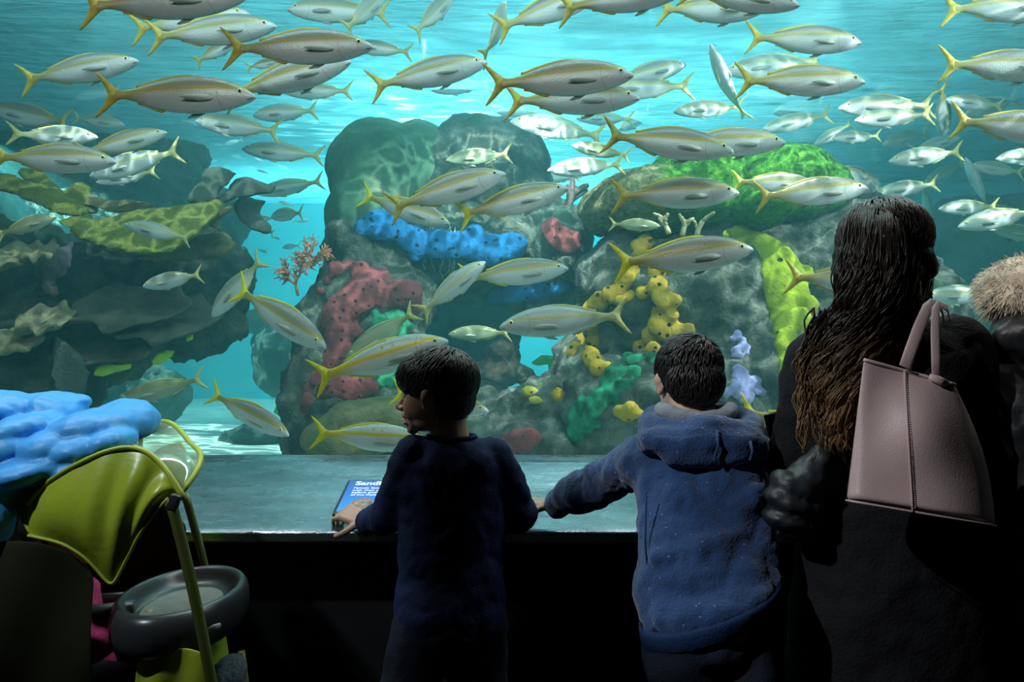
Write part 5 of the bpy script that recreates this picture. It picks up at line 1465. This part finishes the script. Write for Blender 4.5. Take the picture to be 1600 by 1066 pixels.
# ================================================================ stroller
def poly_at(pts, t):
    """point at parameter t (by arc length) along a polyline of 3-D points"""
    L = [(a - b_).length for a, b_ in zip(pts[1:], pts)]; s = t * sum(L)
    for (a, b_), l in zip(zip(pts, pts[1:]), L):
        if s <= l or b_ is pts[-1]: return a.lerp(b_, min(1, s / max(l, 1e-6)))
        s -= l
def smooth_line(pts, n=40):
    out = [poly_at(pts, i / n) for i in range(n + 1)]
    for _ in range(5):
        out = [out[0]] + [(out[i - 1] + out[i] * 2 + out[i + 1]) / 4 for i in range(1, n)] + [out[-1]]
    return out
def skin_between(A, B, n=40, m=14, fold=None):
    """cloth grid between two lines"""
    mb = MB(); a = smooth_line(A, n); b_ = smooth_line(B, n)
    vs = []
    for j in range(m + 1):
        for i in range(n + 1):
            p = a[i].lerp(b_[i], j / m)
            if fold: p = p + fold(i / n, j / m)
            vs.append(p)
    mb.add(vs, [(j * (n + 1) + i, j * (n + 1) + i + 1, (j + 1) * (n + 1) + i + 1, (j + 1) * (n + 1) + i) for j in range(m) for i in range(n)])
    return mb
def cloth(mb, name, m, parent, th=.002):
    o = mb.build(name, m, parent)
    s = o.modifiers.new('s', 'SOLIDIFY'); s.thickness = th; s.offset = 0
    s = o.modifiers.new('u', 'SUBSURF'); s.levels = 1; s.render_levels = 1
    return o

def stroller():
    J = P
    M_lime = plain('lime_nylon', (0.40, 0.50, 0.035), 0.33, spec=0.5, nscale=6, namp=.08, bstr=.12, bscale=30)
    M_pipe = plain('lime_piping', (0.42, 0.50, 0.05), 0.5)
    M_olive = plain('dark_olive_cloth', (0.016, 0.019, 0.005), 0.8, spec=.2, nscale=6)
    M_tube = plain('olive_frame_tube', (0.10, 0.13, 0.03), 0.35)
    M_plast = plain('dark_grey_plastic', (0.035, 0.037, 0.04), 0.3, spec=.5)
    m = bpy.data.materials.new('clear_vinyl'); m.use_nodes = True; nt = m.node_tree; nt.nodes.clear()
    t = nt.nodes.new('ShaderNodeBsdfTransparent'); t.inputs[0].default_value = (.84, .90, .82, 1)
    g = nt.nodes.new('ShaderNodeBsdfGlossy'); g.inputs['Roughness'].default_value = .12; g.inputs[0].default_value = (.9, .95, .9, 1)
    tl = nt.nodes.new('ShaderNodeBsdfDiffuse'); tl.inputs[0].default_value = (.55, .62, .50, 1)
    x = nt.nodes.new('ShaderNodeMixShader'); x.inputs[0].default_value = .6
    nt.links.new(g.outputs[0], x.inputs[1]); nt.links.new(tl.outputs[0], x.inputs[2])
    y = nt.nodes.new('ShaderNodeMixShader'); y.inputs[0].default_value = .30
    nt.links.new(t.outputs[0], y.inputs[1]); nt.links.new(x.outputs[0], y.inputs[2])
    o_ = nt.nodes.new('ShaderNodeOutputMaterial'); nt.links.new(y.outputs[0], o_.inputs[0]); M_vinyl = m
    root = tag(empty('stroller', P(170, 1000, 1.75) * V((1, 1, 0)) if False else V((P(170, 1000, 1.75).x, 1.75, 0))), 'lime green pushchair with a canopy and clear window, in the corner by the tank', 'stroller')
    # hoops of the canopy (near side first, over the top, far side)
    A = [J(290, 782, 1.58), J(273, 752, 1.585), J(252, 722, 1.60), J(228, 705, 1.64), J(200, 697, 1.70), J(178, 690, 1.82), J(168, 690, 1.96), J(190, 715, 2.03), J(215, 765, 2.05)]
    Bh = [J(285, 770, 1.59), J(301, 752, 1.61), J(314, 730, 1.64), J(317, 709, 1.70), J(298, 694, 1.79), J(282, 672, 1.89), J(264, 659, 1.97), J(236, 660, 2.02), J(218, 675, 2.05), J(225, 760, 2.06)]
    rear = [J(45, 838, 1.58), J(18, 790, 1.60), J(5, 752, 1.66), J(0, 738, 1.80), J(5, 738, 1.94), J(10, 770, 2.03), J(30, 830, 2.05)]
    # near side panel
    U = [J(45, 790, 1.585), J(70, 757, 1.58), J(112, 731, 1.58), J(160, 708, 1.59), J(200, 698, 1.60), J(232, 707, 1.60), J(255, 729, 1.595), J(272, 755, 1.585), J(284, 777, 1.58)]
    Lw = [J(45, 838, 1.58), J(100, 850, 1.57), J(135, 872, 1.57), J(160, 900, 1.575), J(176, 922, 1.575), J(196, 880, 1.57), J(220, 832, 1.57), J(248, 795, 1.57), J(264, 780, 1.57)]
    def fold(u, v):
        r = u * 14 + v * 2.0
        am = (.018 * max(0, u - .25)) * sin(pi * min(1, v * 1.1 + .05))
        return V((0, -0.035 * sin(pi * v) * sin(pi * u) - am * sin(r * 2.1), 0))
    cloth(skin_between(U, Lw, 60, 24, fold), 'canopy_side', M_lime, root)
    # roof and far side
    cloth(skin_between(A, rear, 40, 16, lambda u, v: V((0, 0, .02 * sin(pi * v) * sin(pi * u)))), 'canopy_roof', M_lime, root)
    far = lambda p: J(95 + ((p.x / p.y * FPX + CX) - 95) * .72, 770 + ((CAMZ - p.z) / p.y * FPX + CY - 770) * .72, 2.04)
    Uf = [far(p) for p in U]; Lf = [far(p) for p in Lw]
    cloth(skin_between(Uf, Lf, 40, 14, lambda u, v: -fold(u, v)), 'canopy_side', M_lime, root)
    # clear window between the two hoops
    cloth(skin_between(A, Bh, 40, 10, lambda u, v: V((0, 0, .010 * sin(pi * v)))), 'canopy_window', M_vinyl, root, .001)
    # gathered lime cloth at the front of the window
    cloth(skin_between([J(226, 722, 1.80), J(252, 696, 1.83), J(284, 690, 1.85)], [J(266, 768, 1.72), J(288, 764, 1.72), J(308, 728, 1.76)], 14, 8, lambda u, v: V((0, .008 * sin(u * 12), 0))), 'canopy_flap', M_lime, root)
    for nm, C_, r in (('canopy_piping', A, .0055), ('canopy_piping', Bh, .006), ('canopy_piping', U, .0045), ('canopy_piping', Lw, .0035)):
        mb = MB(); mb.tube([p + V((0, -.003, .002)) for p in smooth_line(C_, 40)], r, 8); mb.build(nm, M_pipe, root)
    # frame tubes
    for pts, r in (([J(266, 780, 1.565), J(290, 870, 1.57), J(308, 950, 1.57), J(324, 1030, 1.57), J(345, 1150, 1.57), J(360, 1330, 1.6)], .011),
                   ([J(289, 772, 1.97), J(300, 810, 1.97), J(322, 890, 1.97), J(340, 1010, 1.97), J(345, 1200, 2.0)], .010),
                   ([J(345, 1150, 1.57), J(200, 1160, 1.57), J(-40, 1100, 1.57), J(-120, 900, 1.57), J(-150, 780, 1.57)], .011),
                   ([J(345, 1150, 2.0), J(200, 1150, 2.0), J(-40, 1100, 2.0), J(-100, 900, 2.0), J(-130, 780, 2.0)], .011),
                   ([J(-150, 780, 1.57), J(-130, 780, 2.0)], .013)):
        mb = MB(); mb.tube(smooth_line(pts, 24), r, 10); mb.build('frame_tube', M_tube, root)
    mb = MB(); mb.box(J(272, 785, 1.562), (.010, .008, .016), Matrix.Rotation(.35, 3, 'Y')); o = mb.build('hinge', M_plast, root); bv = o.modifiers.new('b', 'BEVEL'); bv.width = .003; bv.segments = 2
    # tray: a rounded rim round a shallow dish
    c = J(286, 938, 1.76); R1 = []
    prof = [(.0, -.012), (.55, -.012), (.72, -.004), (.80, .018), (.86, .028), (.93, .026), (1.0, .010), (1.02, -.022), (.98, -.055), (.80, -.075), (.0, -.078)]
    for fr, dz in prof:
        r = []
        for k in range(48):
            a = 2 * pi * k / 48; ca, sa = cos(a), sin(a)
            r.append(c + V((.128 * fr * ca + .002 * ca, .20 * (fr + .01) * sa, dz)))
        R1.append(r)
    mb = MB(); mb.rings(R1); o = mb.build('tray', M_plast, root); su = o.modifiers.new('s', 'SUBSURF'); su.levels = 1; su.render_levels = 2
    mb = MB(); mb.rings([[c + V((.088 * f_ * cos(2 * pi * k / 40), .150 * f_ * sin(2 * pi * k / 40), z_)) for k in range(40)] for f_, z_ in ((.02, -.0085), (.9, -.0085), (1.0, -.004), (.97, -.0115), (.02, -.0115))])
    tag(mb.build('tray_liner', plain('pale_tray_liner', (.26, .25, .22), .35, nscale=30, namp=.15), o), 'pale grey dish liner')
    mb = MB(); mb.tube([J(322, 988, 1.585), J(334, 982, 1.59), J(345, 976, 1.60)], [.004, .0075, .004], 8, True, .5, (0, -1, 0)); mb.build('tray_catch', plain('light_grey_catch', (.25, .26, .27), .4), o)
    mb = MB(); mb.tube([J(210, 950, 1.70), J(130, 960, 1.68), J(60, 960, 1.62)], [.018, .016, .014], 10); mb.build('bumper_bar', M_plast, root); mb = MB(); mb.tube([J(210, 935, 1.92), J(120, 940, 1.96), J(60, 940, 2.0)], [.018, .016, .014], 10); mb.build('bumper_bar', M_plast, root)
    # seat shell, footrest
    S = [J(-60, 850, 1.56), J(60, 842, 1.565), J(105, 860, 1.57), J(135, 885, 1.575), J(146, 905, 1.58)]
    S2 = [J(-60, 1180, 1.57), J(60, 1190, 1.57), J(110, 1190, 1.57), J(140, 1190, 1.58), J(165, 1180, 1.58)]
    cloth(skin_between(S, S2, 24, 16, lambda u, v: V((0, -.02 * sin(pi * v) + .008 * sin(u * 9 + v * 5), 0))), 'seat_side', M_olive, root, .004)
    cloth(skin_between([p + V((0, .45, 0)) for p in S], [p + V((0, .45, 0)) for p in S2], 24, 12), 'seat_side', M_olive, root, .004)
    mb = MB(); pr = [J(-40, 800, 1.8), J(-10, 900, 1.8), J(20, 1050, 1.8), J(60, 1120, 1.8), J(180, 1120, 1.8), J(300, 1090, 1.8)]
    Q = smooth_line(pr, 24); vs = []
    for p in Q:
        for s in range(9): vs.append(p + V((0, (s / 8 - .5) * .42, -.03 * sin(pi * s / 8))))
    mb.add(vs, [(i * 9 + s, i * 9 + s + 1, i * 9 + s + 10, i * 9 + s + 9) for i in range(24) for s in range(8)]); cloth(mb, 'seat', M_olive, root, .03)
    cloth(skin_between([J(215, 1024, 1.585), J(270, 1012, 1.585), J(322, 1018, 1.585)], [J(190, 1200, 1.59), J(270, 1200, 1.59), J(335, 1180, 1.59)], 16, 12, lambda u, v: V((0, .006 * sin(u * 11 + 4 * v), 0))), 'seat_front', M_lime, root, .003)
    cloth(skin_between([J(318, 1000, 1.80), J(335, 990, 1.84), J(352, 988, 1.88)], [J(322, 1040, 1.80), J(340, 1045, 1.84), J(360, 1038, 1.88)], 10, 8), 'footrest_edge', M_lime, root, .004)
    cloth(skin_between([J(185, 910, 2.02), J(215, 900, 2.02), J(250, 885, 2.02)], [J(180, 1000, 2.02), J(220, 1000, 2.02), J(270, 990, 2.02)], 10, 8), 'seat_lining', M_lime, root, .004)
    # axles and wheels, on the floor
    M_tyre = plain('black_tyre', (.012, .012, .013), .7)
    for x_, y_ in ((-1.02, 1.55), (-1.02, 2.02), (-.58, 1.60), (-.58, 2.0)):
        mb = MB(); pts = [V((x_ + .085 * cos(2 * pi * k / 24), y_, .10 + .085 * sin(2 * pi * k / 24))) for k in range(25)]; mb.tube(pts, .0145, 8); w_ = mb.build('wheel', M_tyre, root)
        mb = MB(); mb.tube([V((x_, y_ - .02, .10)), V((x_, y_ + .02, .10))], [.03, .03], 14)
        for k in range(5): mb.tube([V((x_, y_, .10)), V((x_ + .08 * cos(1.257 * k), y_, .10 + .08 * sin(1.257 * k)))], .006, 6)
        mb.build('hub', M_plast, w_)
        mb = MB(); k_ = .10 if x_ < -.8 else -.10
        mb.tube([V((x_, y_, .10)), V((x_ + k_ * .8, y_, .36)), V((x_ + k_, 1.57 if y_ < 1.8 else 2.0, .52))], .010, 8); mb.build('frame_tube', M_tube, root)
stroller()

# puffy jacket thrown over the canopy
def blue_jacket():
    J = P; mb = MB()
    for (x, y, Y, rx, rz, d, t) in ((55, 634, 1.86, 80, 20, .10, -4), (10, 640, 1.80, 60, 26, .12, 0), (95, 640, 1.82, 34, 22, .09, 30),
            (150, 668, 1.74, 62, 30, .12, -8), (205, 655, 1.80, 34, 25, .10, 25), (190, 640, 1.84, 34, 14, .08, -6), (222, 662, 1.84, 16, 22, .08, 20),
            (38, 672, 1.70, 50, 24, .11, -14), (85, 702, 1.66, 42, 28, .08, -12), (130, 706, 1.66, 42, 26, .08, -12), (20, 704, 1.66, 44, 26, .09, -12),
            (40, 740, 1.62, 74, 24, .08, -10), (110, 738, 1.62, 34, 16, .05, -18), (175, 694, 1.68, 34, 22, .08, -22), (-12, 765, 1.60, 40, 34, .06, 0), (-14, 815, 1.575, 30, 44, .04, 0)):
        k = Y / FPX
        mb.ell(J(x, y, Y), (rx * k * 1.05, d, rz * k * 1.05), Matrix.Rotation(radians(t), 3, 'Y'), 20, 14)
    M = plain('sky_blue_nylon', (0.07, 0.40, 0.90), 0.45, spec=.4, nscale=5, namp=.06, bstr=.2, bscale=34)
    o = mb.build('puffer_jacket', M); organic(o, .0055, 3, [(clouds(.16, 'h'), .018), (clouds(.05, 2), .006)])
    tag(o, 'bright blue quilted jacket thrown over the pushchair canopy', 'jacket')
blue_jacket()

# small child riding in it
def rider():
    J = P; Y = 1.80
    C = J(95, 880, 1.80); R = frame((1, .1, -.1)); H = .18
    B = MB(); head(B, C, R, H); limb(B, [(J(90, 870, Y), .035), (J(90, 910, Y), .04)])
    B.loft([ell_ring(J(88, 905, Y), .05, .06), ell_ring(J(88, 930, Y), .065, .10), ell_ring(J(100, 1000, Y), .07, .10), ell_ring(J(115, 1070, Y), .075, .10)])
    sh, el, wr = J(110, 930, 1.70), J(148, 1010, 1.68), J(195, 972, 1.70); sh2, el2, wr2 = J(100, 930, 1.90), J(150, 1005, 1.92), J(200, 965, 1.90)
    limb(B, [(sh, .030), (el, .024), (wr, .017)]); limb(B, [(sh2, .03), (el2, .024), (wr2, .017)])
    hand(B, wr, V((1, .1, .25)), V((0, -.3, 1)), .095, 1); hand(B, wr2, V((1, -.1, .2)), V((0, .3, 1)), .095, -1)
    hp = [J(120, 1075, 1.74), J(120, 1075, 1.86)]; kn = [J(310, 1085, 1.74), J(310, 1085, 1.86)]; an = [J(335, 1250, 1.74), J(335, 1250, 1.86)]
    legs(B, hp, kn, an, (.05, .036, .026))
    o = B.build('person', M_skin2); organic(o, .004, 2)
    tag(o, 'small child in a pink top riding in the pushchair, mostly hidden behind its canopy', 'person')
    hb = MB(); hair_cap(hb, C, R, H, [((0, -.07, .66), (.36, .45, .37)), ((0, -.28, .46), (.31, .24, .26))]); h = hb.build('hair', M_hair, o); organic(h, .008, 3)
    eyes(o, C, R, H, M_eyew, M_eyei)
    S = MB(); S.loft([ell_ring(J(88, 903, Y), .045, .05), ell_ring(J(90, 925, Y), .075, .115), ell_ring(J(100, 1000, Y), .08, .11), ell_ring(J(112, 1055, Y), .085, .11)])
    for a, e, w_ in ((sh, el, wr), (sh2, el2, wr2)): limb(S, [(a, .040), (e, .036), (e.lerp(w_, .8), .030)])
    s_ = S.build('pink_top', cloth_mat('pink_jersey', (.50, .05, .16)), o); organic(s_, .007, 4, [(clouds(.06, 2), .015)])
    L = MB(); legs(L, hp, kn, an, (.062, .048, .036)); l = L.build('leggings', M_jean, o); organic(l, .008, 4)
rider()

# patterned grey cover over the knees
mb = MB()
for (x, y, Y, rx, rz, d) in ((352, 1062, 1.80, 26, 30, .10), (335, 1095, 1.80, 34, 36, .12), (365, 1110, 1.80, 22, 40, .09)):
    mb.ell(P(x, y, Y), (rx * Y / FPX, d, rz * Y / FPX))
m, nt, b = mat('mottled_grey_fleece')
nt.links.new(ramp(nt, noise(nt, 55, 3, rough=.7), [(.42, (.03, .035, .045)), (.52, (.12, .13, .16)), (.62, (.04, .05, .07))]), b.inputs['Base Color']); b.inputs['Roughness'].default_value = .9
o = mb.build('blanket', m); organic(o, .006, 4, [(clouds(.05, 2), .012)])
tag(o, 'mottled grey blanket over the knees at the front of the pushchair', 'blanket')

# ================================================================ information panel on the ledge
def panel():
    # the ledge slopes: v runs up the slope
    a = V((0, 2.262, ledge_z(2.262))); t = V((0, 2.48 - 2.262, ledge_z(2.48) - ledge_z(2.262))).normalized(); n = V((0, -t.z, t.y))
    x0 = (519 - 800) / FPX * 2.265; W, Hh = .36, .232
    D = lambda u, v, h: V((x0 + u, 0, 0)) + a + t * v + n * h
    root = tag(empty('information_panel', D(W / 2, 0, 0)), 'blue information panel in a dark frame lying on the ledge under the first boy hand', 'sign')
    def slab_(name, u0, u1, v0, v1, h0, h1, m, bev=0):
        mb = MB(); vs = [D(u, v, h) for h in (h0, h1) for u, v in ((u0, v0), (u1, v0), (u1, v1), (u0, v1))]
        mb.add(vs, [(0, 1, 2, 3), (4, 5, 6, 7), (0, 1, 5, 4), (1, 2, 6, 5), (2, 3, 7, 6), (3, 0, 4, 7)])
        o = mb.build(name, m, root, False)
        if bev: bv = o.modifiers.new('b', 'BEVEL'); bv.width = bev; bv.segments = 3
        return o
    slab_('panel_frame', 0, W, 0, Hh, .001, .014, plain('dark_panel_frame', (.015, .02, .035), .4), .005)
    m, nt, b = mat('blue_print')
    b.inputs['Base Color'].default_value = (.03, .13, .52, 1); b.inputs['Roughness'].default_value = .35
    tc = nt.nodes.new('ShaderNodeTexCoord'); sx = nt.nodes.new('ShaderNodeSeparateXYZ'); nt.links.new(tc.outputs['Generated'], sx.inputs[0])
    nt.links.new(ramp(nt, sx.outputs[1], [(0, (.05, .26, .66)), (.55, (.03, .17, .60)), (1, (.05, .11, .52))]), b.inputs['Base Color'])
    nt.links.new(ramp(nt, sx.outputs[1], [(0, (.05, .26, .66)), (.55, (.03, .17, .60)), (1, (.05, .11, .52))]), b.inputs['Emission Color'])
    b.inputs['Emission Strength'].default_value = 0.32       # backlit print
    slab_('panel_face', .010, W - .010, .010, Hh - .010, .0135, .0150, m)
    M_w = plain('white_lettering', (.9, .92, .95), .5)
    M_w.node_tree.nodes['Principled BSDF'].inputs['Emission Color'].default_value = (.9, .93, 1, 1); M_w.node_tree.nodes['Principled BSDF'].inputs['Emission Strength'].default_value = .55
    Rt = Matrix((V((1, 0, 0)), t, n)).transposed().to_4x4()
    for body, u, v, s, bold in (('Sandba', .030, .190, .030, .0008), ('Female Sandba', .030, .163, .0135, .0001), ('with their young', .030, .147, .0135, .0001), ('before giving bi', .030, .131, .0135, .0001), ('of live male an', .030, .115, .0135, .0001)):
        c = bpy.data.curves.new('lettering', 'FONT'); c.body = body; c.size = s * 1.25; c.extrude = .0002; c.offset = bold
        c.materials.append(M_w)
        tmp = bpy.data.objects.new('tmp', c); COL.objects.link(tmp)
        me = bpy.data.meshes.new_from_object(tmp.evaluated_get(bpy.context.evaluated_depsgraph_get())); bpy.data.objects.remove(tmp)
        o = bpy.data.objects.new('lettering', me); COL.objects.link(o); o.parent = root; o.matrix_parent_inverse = parent_world(root).inverted()
        o.matrix_basis = Matrix.Translation(D(u, v, .0154)) @ Rt
    # round picture with a pink rim
    mb = MB(); mb.rings([[D(.075 + r * cos(2 * pi * k / 40), .060 + r * sin(2 * pi * k / 40), h) for k in range(40)] for r, h in ((.001, .0156), (.030, .0156), (.030, .0150))])
    mb.build('picture', plain('tan_picture', (.45, .33, .24), .5, nscale=60, namp=.5), root)
    mb = MB(); mb.tube([D(.075 + .0315 * cos(2 * pi * k / 40), .060 + .0315 * sin(2 * pi * k / 40), .0155) for k in range(41)], .0022, 6); mb.build('picture_rim', plain('pink_rim', (.75, .33, .32), .5), root)
panel()
